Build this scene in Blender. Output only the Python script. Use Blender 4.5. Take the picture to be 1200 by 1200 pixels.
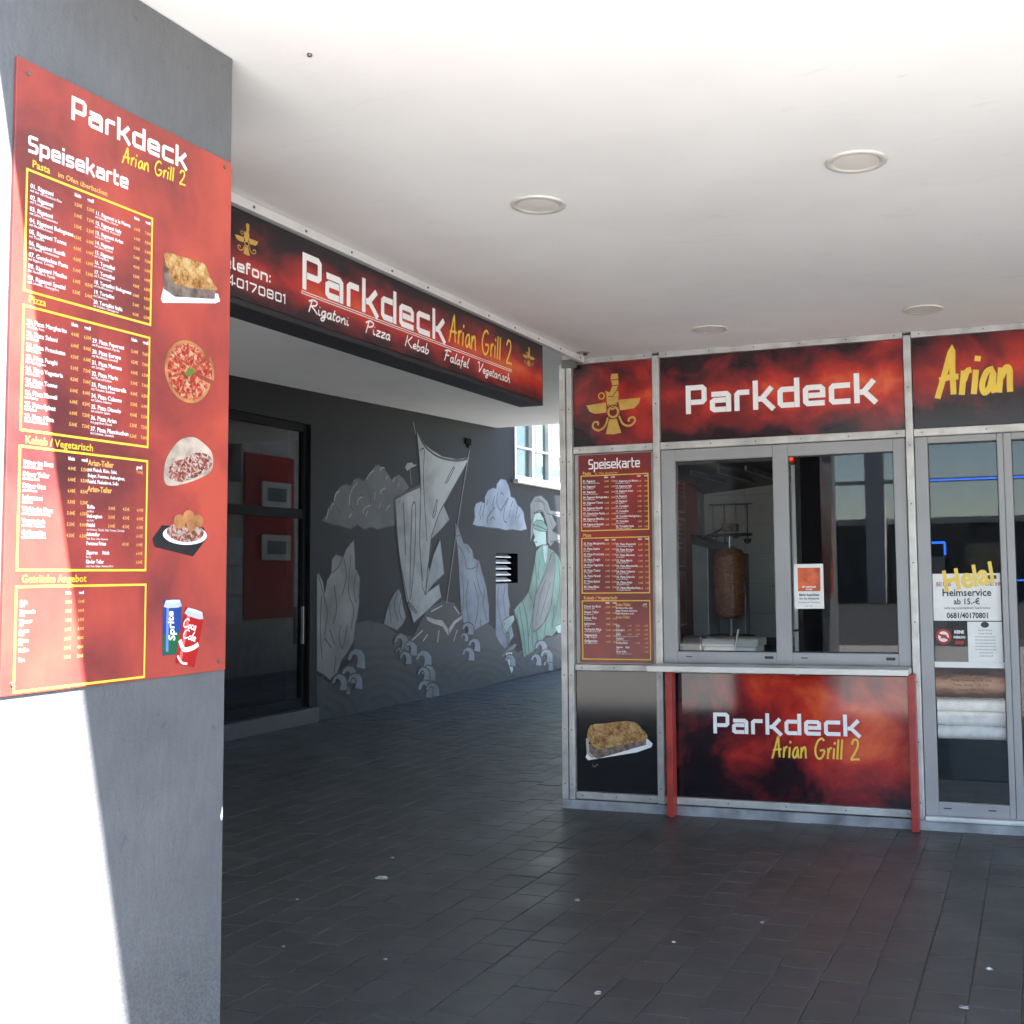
import bpy, bmesh, math, random
from mathutils import Vector, Matrix
random.seed(7)
R = math.radians
S = bpy.context.scene
for o in list(bpy.data.objects): bpy.data.objects.remove(o)
C = S.collection

# ------------------------------------------------------------------ camera
cd = bpy.data.cameras.new('camera'); cam = bpy.data.objects.new('camera', cd); C.objects.link(cam); S.camera = cam
yw, pt, rl = R(19.5746), R(4.1419), R(-0.7275)
fw = Vector((-math.sin(yw)*math.cos(pt), math.cos(yw)*math.cos(pt), math.sin(pt)))
rt = Vector((math.cos(yw), math.sin(yw), 0)); up = rt.cross(fw)
rt2 = rt*math.cos(rl)+up*math.sin(rl); up2 = -rt*math.sin(rl)+up*math.cos(rl)
cam.matrix_world = Matrix(((rt2.x, up2.x, -fw.x, 0), (rt2.y, up2.y, -fw.y, 0), (rt2.z, up2.z, -fw.z, 1.55), (0, 0, 0, 1)))
cd.sensor_fit = 'HORIZONTAL'; cd.sensor_width = 36.0; cd.lens = 36.0*1337.06/1200
cd.shift_x = -(738.08-600)/1200; cd.shift_y = -(600-576.35)/1200
cd.clip_start = .05; cd.clip_end = 2000
S.render.resolution_x = S.render.resolution_y = 1024

# ------------------------------------------------------------------ light
sun_to = Vector((-.92, .196, -1.0)).normalized()
W = bpy.data.worlds.new('World'); S.world = W; W.use_nodes = True
nt = W.node_tree; nt.nodes.clear()
sk = nt.nodes.new('ShaderNodeTexSky'); sk.sky_type = 'NISHITA'; sk.sun_disc = False
sk.sun_elevation = math.asin(-sun_to.z); sk.sun_rotation = math.atan2(-sun_to.x, -sun_to.y)
sk.air_density = 1.0; sk.dust_density = .2; sk.ozone_density = 2.0
bg = nt.nodes.new('ShaderNodeBackground'); bg.inputs['Strength'].default_value = .085
wo = nt.nodes.new('ShaderNodeOutputWorld')
nt.links.new(sk.outputs[0], bg.inputs[0]); nt.links.new(bg.outputs[0], wo.inputs[0])
sl = bpy.data.lights.new('sun', 'SUN'); sl.energy = 5.0; sl.angle = R(.53); sl.color = (1, .955, .89)
so = bpy.data.objects.new('sun', sl); C.objects.link(so)
so.rotation_euler = sun_to.to_track_quat('-Z', 'Y').to_euler(); so.location = (20, -10, 40)
S.view_settings.view_transform = 'Standard'; S.view_settings.look = 'None'
S.view_settings.exposure = 3.29; S.view_settings.gamma = 1; S.view_settings.use_curve_mapping = False
S.cycles.max_bounces = 12; S.cycles.diffuse_bounces = 5; S.cycles.glossy_bounces = 6; S.cycles.transparent_max_bounces = 16

# ------------------------------------------------------------------ materials
MATS = {}
def nodes(name):
    m = bpy.data.materials.new(name); m.use_nodes = True
    t = m.node_tree; t.nodes.clear()
    o = t.nodes.new('ShaderNodeOutputMaterial'); b = t.nodes.new('ShaderNodeBsdfPrincipled')
    t.links.new(b.outputs[0], o.inputs[0]); MATS[name] = m
    return m, t, b
def N(t, k, **kw):
    n = t.nodes.new(k)
    for a, v in kw.items(): setattr(n, a, v)
    return n
def math_(t, op, a, b=None, clamp=False):
    n = t.nodes.new('ShaderNodeMath'); n.operation = op; n.use_clamp = clamp
    for i, v in enumerate((a, b)):
        if v is None: continue
        if isinstance(v, (int, float)): n.inputs[i].default_value = v
        else: t.links.new(v, n.inputs[i])
    return n.outputs[0]
def noise(t, co, scale, detail=4, dist=0, rough=.55):
    n = N(t, 'ShaderNodeTexNoise'); t.links.new(co, n.inputs['Vector'])
    n.inputs['Scale'].default_value = scale; n.inputs['Detail'].default_value = detail
    n.inputs['Distortion'].default_value = dist; n.inputs['Roughness'].default_value = rough
    return n.outputs[0]
def ramp(t, fac, stops):
    r = N(t, 'ShaderNodeValToRGB'); t.links.new(fac, r.inputs[0])
    e = r.color_ramp.elements
    while len(e) < len(stops): e.new(.5)
    for i, (p, c) in enumerate(stops):
        e[i].position = p; e[i].color = (*c, 1) if len(c) == 3 else c
    return r.outputs[0]
def mixc(t, fac, a, b):
    n = N(t, 'ShaderNodeMix', data_type='RGBA')
    for s, v in ((n.inputs[0], fac), (n.inputs[6], a), (n.inputs[7], b)):
        if isinstance(v, (int, float)): s.default_value = v
        elif isinstance(v, tuple): s.default_value = (*v, 1)
        else: t.links.new(v, s)
    return n.outputs[2]
def objco(t): return N(t, 'ShaderNodeTexCoord').outputs['Object']
def M(name, col, rough=.5, metal=0., var=.12, vs=6., bump=0., bs=60., spec=.5, coat=0.):
    if name in MATS: return MATS[name]
    m, t, b = nodes(name); co = objco(t)
    f = noise(t, co, vs, 5)
    lo = tuple(max(0, c*(1-var*1.6)) for c in col); hi = tuple(min(1, c*(1+var)) for c in col)
    t.links.new(ramp(t, f, [(.3, lo), (.62, hi)]), b.inputs['Base Color'])
    b.inputs['Roughness'].default_value = rough; b.inputs['Metallic'].default_value = metal
    b.inputs['Specular IOR Level'].default_value = spec; b.inputs['Coat Weight'].default_value = coat
    b.inputs['Coat Roughness'].default_value = .06
    if bump:
        bp = N(t, 'ShaderNodeBump'); bp.inputs['Strength'].default_value = bump; bp.inputs['Distance'].default_value = .004
        t.links.new(noise(t, co, bs, 4), bp.inputs['Height']); t.links.new(bp.outputs[0], b.inputs['Normal'])
    return m
def paint(name, col, rough=.6, var=.08):           # flat print / paint on board
    return M(name, col, rough, var=var, vs=14)
def emit(name, col, st):
    m, t, b = nodes(name)
    b.inputs['Base Color'].default_value = (*col, 1); b.inputs['Emission Color'].default_value = (*col, 1)
    b.inputs['Emission Strength'].default_value = st
    return m
def glass(name, f0=.05, tint=(.93, .96, .95)):
    m, t, b = nodes(name); t.nodes.remove(b); o = t.nodes['Material Output'] if 'Material Output' in t.nodes else t.nodes[0]
    tr = N(t, 'ShaderNodeBsdfTransparent'); tr.inputs[0].default_value = (*tint, 1)
    gl = N(t, 'ShaderNodeBsdfGlossy'); gl.inputs['Roughness'].default_value = .012
    lw = N(t, 'ShaderNodeLayerWeight'); lw.inputs[0].default_value = .5
    p = math_(t, 'POWER', lw.outputs['Facing'], 5.0); f = math_(t, 'ADD', math_(t, 'MULTIPLY', p, 1-f0), f0, True)
    mx = N(t, 'ShaderNodeMixShader'); t.links.new(f, mx.inputs[0]); t.links.new(tr.outputs[0], mx.inputs[1]); t.links.new(gl.outputs[0], mx.inputs[2])
    t.links.new(mx.outputs[0], o.inputs[0])
    return m
def smoke(name, c=0., nz=.9, bx=0., bz=0., bm=0., zc=.55, scale=2.2, seed=0., rough=.22, stops=None, sx=1., axis='X', gen_only=False):
    m, t, b = nodes(name); tc = N(t, 'ShaderNodeTexCoord'); g = tc.outputs['Generated']
    sp = N(t, 'ShaderNodeSeparateXYZ'); t.links.new(g, sp.inputs[0])
    ax = sp.outputs[axis]; az = sp.outputs['Z']
    cb = N(t, 'ShaderNodeCombineXYZ'); t.links.new(math_(t, 'MULTIPLY', ax, sx), cb.inputs[0]); t.links.new(az, cb.inputs[1]); cb.inputs[2].default_value = seed
    f = math_(t, 'SUBTRACT', noise(t, cb.outputs[0], scale, 6, .35, .58), .5)
    v = math_(t, 'MULTIPLY', f, nz*1.6)
    v = math_(t, 'ADD', v, math_(t, 'MULTIPLY', ax, bx)); v = math_(t, 'ADD', v, math_(t, 'MULTIPLY', az, bz))
    band = math_(t, 'SUBTRACT', 1., math_(t, 'MULTIPLY', math_(t, 'ABSOLUTE', math_(t, 'SUBTRACT', az, zc)), 2.2))
    v = math_(t, 'ADD', v, math_(t, 'MULTIPLY', band, bm)); v = math_(t, 'ADD', v, c, True)
    t.links.new(ramp(t, v, stops or [(0, (.008, .007, .01)), (.22, (.025, .008, .012)), (.45, (.2, .018, .02)), (.68, (.5, .035, .022)), (.95, (.72, .14, .045))]), b.inputs['Base Color'])
    b.inputs['Roughness'].default_value = rough; b.inputs['Specular IOR Level'].default_value = .5
    return m

m_ceil = M('white plaster', (.87, .865, .855), .75, var=.03, vs=1.3, bump=.05, bs=90)
t = m_ceil.node_tree; b = t.nodes['Principled BSDF']; co = objco(t)
old = b.inputs['Base Color'].links[0].from_socket
mp = N(t, 'ShaderNodeMapping'); mp.inputs['Scale'].default_value = (2.2, 9, 1); mp.inputs['Rotation'].default_value = (0, 0, .5); t.links.new(co, mp.inputs[0])
sm_ = math_(t, 'MULTIPLY', math_(t, 'MULTIPLY', math_(t, 'SUBTRACT', noise(t, mp.outputs[0], 1.6, 6, .8, .62), .60, True), math_(t, 'GREATER_THAN', noise(t, co, .55, 2), .5)), 1.6, True)
t.links.new(mixc(t, sm_, old, (.52, .49, .46)), b.inputs['Base Color'])
m_alu = M('brushed aluminium', (.50, .485, .46), .42, metal=.35, var=.16, vs=7, bump=.03, bs=200)
m_frame = M('grey coated window frame', (.30, .30, .305), .4, var=.04, vs=3)
m_plinth = M('galvanised plinth sheet', (.28, .285, .30), .5, metal=.2, var=.32, vs=6)
m_rubber = M('black rubber gasket', (.02, .02, .02), .6)
m_screw = M('dark screw head', (.15, .145, .14), .4, metal=.6)
m_white = M('white enamel', (.78, .78, .76), .4, var=.04)
m_black = M('black plastic', (.018, .018, .02), .45)
m_dark = M('interior shade tone', (.025, .025, .028), .7)  # near-black colour carries the shade of the kiosk interior
m_red = M('red painted steel', (.34, .034, .026), .4, var=.15, vs=8, bump=.05, bs=50)
m_steel = M('stainless steel', (.45, .45, .45), .3, metal=.9)
m_glass = glass('window glass', .028, (.985, .99, .988))
m_dglass = glass('tinted shop glass', .06, (.9, .91, .92))
m_wtext = paint('white print', (.82, .82, .81), .35, .02)
m_ytext = paint('yellow print', (.76, .53, .06), .35, .05)
m_gold = paint('gold print', (.52, .32, .07), .35, .1)
m_amber = paint('amber print', (.80, .42, .12), .4, .05)
m_ink = paint('black print', (.015, .015, .017), .5)
m_paper = M('white paper', (.72, .72, .70), .7, var=.05, vs=10)
m_tile = M('white glazed tile', (.76, .80, .77), .25, var=.04, vs=2)

# pillar paint with roller texture and scuffs
m_pillar, t, b = nodes('grey pillar paint'); co = objco(t)
f1 = noise(t, co, 2.2, 5); f2 = noise(t, co, 12, 3, 1.0)
sc = math_(t, 'MULTIPLY', math_(t, 'GREATER_THAN', f2, .69), .4)
mp = N(t, 'ShaderNodeMapping'); mp.inputs['Scale'].default_value = (1, 1, .22); t.links.new(co, mp.inputs[0])
fs_ = noise(t, mp.outputs[0], 55, 4); fg_ = noise(t, co, 120, 3); sp_ = N(t, 'ShaderNodeSeparateXYZ'); t.links.new(co, sp_.inputs[0])
low = math_(t, 'SUBTRACT', 1.7, math_(t, 'MULTIPLY', sp_.outputs['Z'], 2.), True)
mot = math_(t, 'ADD', math_(t, 'MULTIPLY', f1, .55), math_(t, 'ADD', math_(t, 'MULTIPLY', fs_, .25), math_(t, 'MULTIPLY', noise(t, co, 7, 5, .5), .2)))
basec = ramp(t, mot, [(.32, (.082, .086, .094)), (.68, (.135, .139, .147))])
grit = math_(t, 'MULTIPLY', math_(t, 'MULTIPLY', math_(t, 'GREATER_THAN', fg_, .5), low), .62)
c_ = mixc(t, grit, basec, (.06, .061, .066))
t.links.new(mixc(t, sc, c_, (.055, .055, .06)), b.inputs['Base Color']); b.inputs['Roughness'].default_value = .55
bp = N(t, 'ShaderNodeBump'); bp.inputs['Strength'].default_value = .7; bp.inputs['Distance'].default_value = .003
t.links.new(fg_, bp.inputs['Height']); t.links.new(bp.outputs[0], b.inputs['Normal'])

# paving: one tint per stone
m_paver, t, b = nodes('dark basalt paver'); co = objco(t)
gi = N(t, 'ShaderNodeNewGeometry'); oi = N(t, 'ShaderNodeObjectInfo')
rr = math_(t, 'FRACT', math_(t, 'ADD', gi.outputs['Random Per Island'], oi.outputs['Random']))
geo = gi.outputs['Position']
v = math_(t, 'ADD', math_(t, 'MULTIPLY', rr, .22), math_(t, 'MULTIPLY', noise(t, geo, 2.2, 7, .3), .78))
col = ramp(t, v, [(.2, (.044, .0445, .043)), (.8, (.070, .0705, .068))])
spk = noise(t, geo, 420, 2)
t.links.new(mixc(t, math_(t, 'MULTIPLY', math_(t, 'GREATER_THAN', spk, .68), .5), col, (.13, .13, .13)), b.inputs['Base Color'])
t.links.new(math_(t, 'ADD', math_(t, 'MULTIPLY', noise(t, geo, 3, 5), .42), .20), b.inputs['Roughness'])
bp = N(t, 'ShaderNodeBump'); bp.inputs['Strength'].default_value = .4; bp.inputs['Distance'].default_value = .002
t.links.new(noise(t, geo, 130, 5), bp.inputs['Height']); t.links.new(bp.outputs[0], b.inputs['Normal'])
m_joint = M('sand joint', (.06, .058, .055), .9, var=.2, vs=30)
m_street, t, b = nodes('pale street paving'); co = objco(t)
br = N(t, 'ShaderNodeTexBrick'); t.links.new(co, br.inputs['Vector']); br.inputs['Scale'].default_value = 1
for k_, v_ in (('Color1', (.42, .41, .395, 1)), ('Color2', (.36, .352, .34, 1)), ('Mortar', (.12, .115, .11, 1))): br.inputs[k_].default_value = v_
br.inputs['Brick Width'].default_value = .4; br.inputs['Row Height'].default_value = .2; br.inputs['Mortar Size'].default_value = .006
t.links.new(mixc(t, math_(t, 'MULTIPLY', noise(t, co, .7, 6), .5), br.outputs[0], (.31, .304, .295)), b.inputs['Base Color']); b.inputs['Roughness'].default_value = .8

# ------------------------------------------------------------------ mesh helpers
class F:
    def __init__(s, o, u, v, n): s.o, s.u, s.v, s.n = map(Vector, (o, u, v, n))
    def p(s, a, b, d=0): return s.o+s.u*a+s.v*b+s.n*d
def FX(x): return F((x, 0, 0), (0, 1, 0), (0, 0, 1), (1, 0, 0))      # face looking +X, coords (Y, Z)
def FY(y): return F((0, y, 0), (1, 0, 0), (0, 0, 1), (0, -1, 0))     # face looking -Y, coords (X, Z)
def FZ(z): return F((0, 0, z), (1, 0, 0), (0, 1, 0), (0, 0, 1))
def smooth(pts, n=4, closed=False):
    out = []; L = len(pts); P = [Vector((p[0], p[1])) for p in pts]
    rng = range(L if closed else L-1)
    for i in rng:
        g = lambda k: P[k % L] if closed else P[max(0, min(L-1, k))]
        a, b_, c, d = g(i-1), g(i), g(i+1), g(i+2)
        for j in range(n):
            s = j/n
            q = .5*((2*b_)+(c-a)*s+(2*a-5*b_+4*c-d)*s*s+(3*b_-a-3*c+d)*s**3)
            out.append((q.x, q.y))
    if not closed: out.append(tuple(P[-1]))
    return out
TXT = {}
def text_mesh(s, res=2, bold=0.):
    k = (s, res, bold)
    if k not in TXT:
        cu = bpy.data.curves.new('t', 'FONT'); cu.body = s; cu.size = 1; cu.resolution_u = res; cu.offset = bold
        ob = bpy.data.objects.new('t', cu); me = bpy.data.meshes.new_from_object(ob)
        v = [(q.co.x, q.co.y) for q in me.vertices]; f = [tuple(p.vertices) for p in me.polygons]
        w = max([q[0] for q in v], default=0)
        bpy.data.objects.remove(ob); bpy.data.meshes.remove(me); bpy.data.curves.remove(cu)
        TXT[k] = (v, f, w)
    return TXT[k]
class MB:
    def __init__(s): s.v = []; s.f = []; s.sm = []
    def add(s, vs, fs, smooth_=False):
        k = len(s.v); s.v += [tuple(q) for q in vs]; s.f += [tuple(i+k for i in f) for f in fs]; s.sm += [smooth_]*len(fs); return s
    def box(s, x0, x1, y0, y1, z0, z1):
        vs = [(x, y, z) for z in (z0, z1) for y in (y0, y1) for x in (x0, x1)]
        return s.add(vs, [(0, 2, 3, 1), (4, 5, 7, 6), (0, 1, 5, 4), (2, 6, 7, 3), (0, 4, 6, 2), (1, 3, 7, 5)])
    def fbox(s, fr, a0, a1, b0, b1, d0, d1):
        return s.slab(fr, [(a0, b0), (a1, b0), (a1, b1), (a0, b1)], d0, d1)
    def slab(s, fr, pts, d0, d1):
        n = len(pts); vs = [fr.p(a, b, d0) for a, b in pts]+[fr.p(a, b, d1) for a, b in pts]
        return s.add(vs, [tuple(range(n-1, -1, -1)), tuple(range(n, 2*n))]+[(i, (i+1) % n, n+(i+1) % n, n+i) for i in range(n)])
    def poly(s, fr, pts, d):
        a = sum(pts[i][0]*pts[(i+1) % len(pts)][1]-pts[(i+1) % len(pts)][0]*pts[i][1] for i in range(len(pts)))
        if a < 0: pts = pts[::-1]
        return s.add([fr.p(x, y, d) for x, y in pts], [tuple(range(len(pts)))])
    def ell(s, fr, cx, cy, rx, ry, d, n=24, a0=0, a1=360):
        full = abs(a1-a0) >= 360
        pts = [(cx+rx*math.cos(R(a0+(a1-a0)*i/n)), cy+ry*math.sin(R(a0+(a1-a0)*i/n))) for i in range(n if full else n+1)]
        if not full: pts.append((cx, cy))
        return s.poly(fr, pts, d)
    def strip(s, fr, pts, w, d, closed=False, rampd=0.):
        P = [Vector(p) for p in pts]; n = len(P); L = []; Rr = []
        for i in range(n):
            a = P[i-1] if (i > 0 or closed) else None; c = P[(i+1) % n] if (i < n-1 or closed) else None
            t1 = (P[i]-a).normalized() if a is not None else None; t2 = (c-P[i]).normalized() if c is not None else None
            if t1 is None: t1 = t2
            if t2 is None: t2 = t1
            n1 = Vector((-t1.y, t1.x)); n2 = Vector((-t2.y, t2.x)); m = n1+n2
            m = m.normalized() if m.length > 1e-4 else n1
            k = min(1/max(m.dot(n1), .45), 1.8); off = m*(w/2*k)
            e = d+rampd*i; L.append(fr.p(*(P[i]+off), e)); Rr.append(fr.p(*(P[i]-off), e))
        fs = [(n+i, n+(i+1) % n, (i+1) % n, i) for i in range(n if closed else n-1)]
        return s.add(L+Rr, fs)
    def cyl(s, p0, p1, r0, r1=None, n=12, caps=True, sm=True):
        p0, p1 = Vector(p0), Vector(p1); r1 = r0 if r1 is None else r1
        ax = (p1-p0).normalized(); u = ax.orthogonal().normalized(); v = ax.cross(u)
        ring = lambda p, r: [p+(u*math.cos(2*math.pi*i/n)+v*math.sin(2*math.pi*i/n))*r for i in range(n)]
        s.add(ring(p0, r0)+ring(p1, r1), [(i, (i+1) % n, n+(i+1) % n, n+i) for i in range(n)], sm)
        if caps: s.add(ring(p0, r0), [tuple(range(n-1, -1, -1))]); s.add(ring(p1, r1), [tuple(range(n))])
        return s
    def tube(s, pts, r, n=8):
        pts = [Vector(p) for p in pts]
        for a, b in zip(pts, pts[1:]): s.cyl(a, b, r, n=n)
        return s
    def lathe(s, c, prof, n=24, jit=0):
        vs = []; fs = []
        for j, (r, z) in enumerate(prof):
            for i in range(n):
                q = r*(1+random.uniform(-jit, jit)); a = 2*math.pi*i/n
                vs.append((c[0]+q*math.cos(a), c[1]+q*math.sin(a), c[2]+z))
        for j in range(len(prof)-1):
            for i in range(n): fs.append((j*n+i, j*n+(i+1) % n, (j+1)*n+(i+1) % n, (j+1)*n+i))
        return s.add(vs, fs, True)
    def text(s, fr, st, x, y, size, d, align='l', res=2, bold=0., sx=1., sh=0.):
        v, f, w = text_mesh(st, res, bold); k = size
        x0 = x-(w*k*sx if align == 'r' else w*k*sx/2 if align == 'c' else 0)
        return s.add([fr.p(x0+a*k*sx+b*k*sh, y+b*k, d) for a, b in v], f)
    def build(s, name, mat, parent=None, bevel=0., kind=None):
        me = bpy.data.meshes.new(name); me.from_pydata(s.v, [], s.f)
        me.polygons.foreach_set('use_smooth', s.sm); me.materials.append(mat); me.update()
        o = bpy.data.objects.new(name, me); C.objects.link(o)
        if parent: adopt(o, parent)
        if bevel:
            md = o.modifiers.new('bevel', 'BEVEL'); md.width = bevel; md.segments = 2; md.limit_method = 'ANGLE'
        if kind: o['kind'] = kind
        return o
def adopt(o, p):
    o.parent = p
    o.matrix_parent_inverse = Matrix.Translation(-wloc(p))
def wloc(o): return o.location.copy() if o.parent is None else wloc(o.parent)+o.matrix_parent_inverse.to_translation()+o.location
def thing(name, label, cat, loc=(0, 0, 0), group=None):
    o = bpy.data.objects.new(name, None); C.objects.link(o); o.location = loc; o.empty_display_size = .1
    return tag(o, label, cat, group)
def tag(o, label, cat, group=None):
    o['label'] = label; o['category'] = cat
    if group: o['group'] = group
    return o
def struct(o): o['kind'] = 'structure'; return o

# ------------------------------------------------------------------ stroke lettering
def tech(ch, w=.74, x=.72, t_=.185):
    a = t_/2; c = .07
    bowl_l = [(w-t_, x-a), (a+c, x-a), (a, x-a-c), (a, a+c), (a+c, a), (w-t_, a)]
    bowl_r = [(t_, x-a), (w-a-c, x-a), (w-a, x-a-c), (w-a, a+c), (w-a-c, a), (t_, a)]
    box = lambda h: [(a, a+c), (a, h-a-c), (a+c, h-a), (w-a-c, h-a), (w-a, h-a-c), (w-a, a+c), (w-a-c, a), (a+c, a)]
    G = {
     'P': (w, [[(a, 0), (a, 1-a), (w-a-c, 1-a), (w-a, 1-a-c), (w-a, .40+c), (w-a-c, .40), (t_, .40)]]),
     'a': (w, [[(.06, x-a), (w-a-c, x-a), (w-a, x-a-c), (w-a, 0)], [(w-t_, .415), (a+c, .415), (a, .415-c*.7), (a, a+c*.7), (a+c, a), (w-t_, a)]]),
     'r': (w*.72, [[(a, 0), (a, x-a-c), (a+c, x-a), (w*.70, x-a)]]),
     'k': (w*.98, [[(a, 0), (a, 1)], [(t_, .36), (.30, .36), (w-.10, x+.02)], [(.36, .34), (w-.04, -.02)]]),
     'd': (w, [[(w-a, 0), (w-a, 1)], bowl_l]), 'b': (w, [[(a, 0), (a, 1)], bowl_r]), 'p': (w, [[(a, -.26), (a, x)], bowl_r]),
     'e': (w, [[(w-.03, a), (a+c, a), (a, a+c), (a, x-a-c), (a+c, x-a), (w-a-c, x-a), (w-a, x-a-c), (w-a, .36), (t_, .36)]]),
     'c': (w*.96, [[(w*.94, a), (a+c, a), (a, a+c), (a, x-a-c), (a+c, x-a), (w*.94, x-a)]]),
     'S': (w, [[(w-.04, 1-a), (a+c, 1-a), (a, 1-a-c), (a, .5+c), (a+c, .5), (w-a-c, .5), (w-a, .5-c), (w-a, a+c), (w-a-c, a), (.02, a)]]),
     's': (w*.9, [[(w*.86, x-a), (a+c, x-a), (a, x-a-.05), (a, .36+.05), (a+c, .36), (w*.9-a-c, .36), (w*.9-a, .31), (w*.9-a, a+.05), (w*.9-a-c, a), (.02, a)]]),
     'i': (t_, [[(a, 0), (a, x)], [(a, .84), (a, 1)]]), 'l': (.30, [[(a, 1), (a, a+c), (a+c, a), (.30, a)]]),
     't': (w*.62, [[(a, .95), (a, a+c), (a+c, a), (w*.6, a)], [(t_, x-a), (w*.6, x-a)]]),
     'f': (w*.6, [[(a, 0), (a, 1-a-c), (a+c, 1-a), (w*.58, 1-a)], [(t_, x-a), (w*.55, x-a)]]),
     'n': (w, [[(a, 0), (a, x-a), (w-a-c, x-a), (w-a, x-a-c), (w-a, 0)]]), 'T': (w*.9, [[(0, 1-a), (w*.9, 1-a)], [(w*.45, 0), (w*.45, 1-t_)]]),
     'o': (w, [box(x)+['c']]), '0': (w, [box(1)+['c']]), ':': (t_, [[(a, .05), (a, .22)], [(a, .5), (a, .67)]]),
     '/': (w*.6, [[(.03, 0), (w*.57, 1)]]), '4': (w, [[(w*.62, 0), (w*.62, 1), (a, .36), (a, .28), (w*.62-a, .28)], [(w*.62+a, .28), (w, .28)]]),
     '1': (w*.4, [[(0, .86), (w*.26, 1-a*.3), (w*.26, 0)]]), '7': (w, [[(.0, 1-a), (w-a, 1-a), (w-a, .7), (w*.35, 0)]]),
     '8': (w, [box(1)+['c'], [(t_, .5), (w-t_, .5)]]), '6': (w, [[(w-.05, 1-a), (a, 1-a), (a, a), (w-a, a), (w-a, .55), (t_, .55)]]),
     ' ': (w*.5, [])}
    return G.get(ch, G[' '])
BR = {
 'A': (.56, [[(0, -.05), (.18, .5), (.36, 1.05), (.38, .6), (.42, .02)], [(.05, .36), (.3, .42), (.54, .42)]]),
 'r': (.24, [[(0, 0), (.05, .55)], [(.05, .32), (.13, .52), (.24, .56)]]), 'i': (.13, [[(0, 0), (.05, .55)], [(.08, .74), (.1, .86)]]),
 'a': (.37, [[(.3, .55), (.12, .48), (.01, .2), (.07, .02), (.2, .12), (.29, .45), (.29, .2), (.33, .0)]]),
 'n': (.36, [[(0, 0), (.05, .56)], [(.05, .33), (.17, .55), (.26, .5), (.27, .25), (.28, 0)]]),
 'G': (.60, [[(.5, .9), (.38, 1.02), (.18, .9), (.03, .55), (.04, .2), (.2, .0), (.4, .12), (.52, .42)], [(.26, .42), (.52, .45)]]),
 'l': (.13, [[(0, 0), (.09, 1.0)]]), '2': (.46, [[(.04, .76), (.16, 1.0), (.34, .96), (.36, .7), (.2, .35), (.0, .02), (.2, .03), (.44, .03)]]), ' ': (.28, [])}
SC = {
 'R': (.62, [[(.12, 0), (.2, .95)], [(.02, .8), (.25, .98), (.5, .9), (.42, .6), (.2, .5), (.4, .3), (.6, .02)]]),
 'P': (.52, [[(.12, -.05), (.2, .95)], [(.02, .75), (.25, 1.0), (.5, .88), (.42, .6), (.2, .48)]]),
 'K': (.6, [[(.08, 0), (.16, 1)], [(.5, 1), (.2, .45)], [(.22, .5), (.4, .2), (.6, .02)]]),
 'F': (.5, [[(.1, -.05), (.22, .9)], [(.02, .85), (.25, .98), (.52, .95)], [(.1, .5), (.4, .52)]]),
 'V': (.52, [[(.02, .85), (.14, .95), (.18, .5), (.22, .02)], [(.22, .02), (.4, .5), (.5, .95)]]),
 'i': (.18, [[(.02, .42), (.06, .05), (.16, .08)], [(.06, .6), (.07, .66)]]), 'g': (.32, [[(.26, .45), (.08, .4), (.03, .15), (.16, .05), (.26, .42)], [(.26, .42), (.22, -.2), (.08, -.3), (.04, -.15), (.3, .08)]]),
 'a': (.32, [[(.26, .45), (.08, .4), (.03, .12), (.16, .02), (.26, .42)], [(.26, .42), (.25, .05), (.32, .06)]]), 't': (.2, [[(.1, .8), (.06, .1), (.2, .06)], [(0, .5), (.2, .52)]]),
 'o': (.3, [[(.14, .45), (.03, .25), (.1, .03), (.24, .15), (.22, .4), (.14, .45)]]), 'n': (.36, [[(.03, .45), (.06, 0)], [(.07, .25), (.2, .46), (.26, .3), (.27, .05), (.36, .06)]]),
 'z': (.3, [[(.03, .42), (.26, .44), (.04, .03), (.28, .04)]]), 'e': (.28, [[(.05, .2), (.24, .3), (.16, .46), (.04, .3), (.06, .06), (.26, .08)]]),
 'b': (.3, [[(.08, .95), (.05, .05), (.2, .03), (.26, .3), (.08, .36)]]), 'l': (.16, [[(.04, .5), (.14, .95), (.08, .6), (.05, .05), (.16, .06)]]),
 'f': (.22, [[(.22, .9), (.12, .85), (.09, .2), (.06, -.28)], [(0, .45), (.22, .47)]]), 'r': (.22, [[(.03, .42), (.06, 0)], [(.07, .3), (.14, .46), (.22, .42)]]),
 's': (.24, [[(.22, .4), (.1, .46), (.06, .32), (.2, .16), (.1, .02), (.0, .06)]]), 'c': (.26, [[(.22, .4), (.1, .46), (.03, .2), (.1, .02), (.26, .08)]]),
 'h': (.34, [[(.1, .95), (.04, 0)], [(.06, .25), (.2, .46), (.25, .3), (.25, .05), (.34, .06)]]), 'C': (.6, [[(.55, .85), (.35, 1), (.1, .75), (.05, .3), (.25, .02), (.55, .2)]]), '-': (.2, [[(.02, .3), (.18, .3)]]), ' ': (.25, [])}
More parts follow.
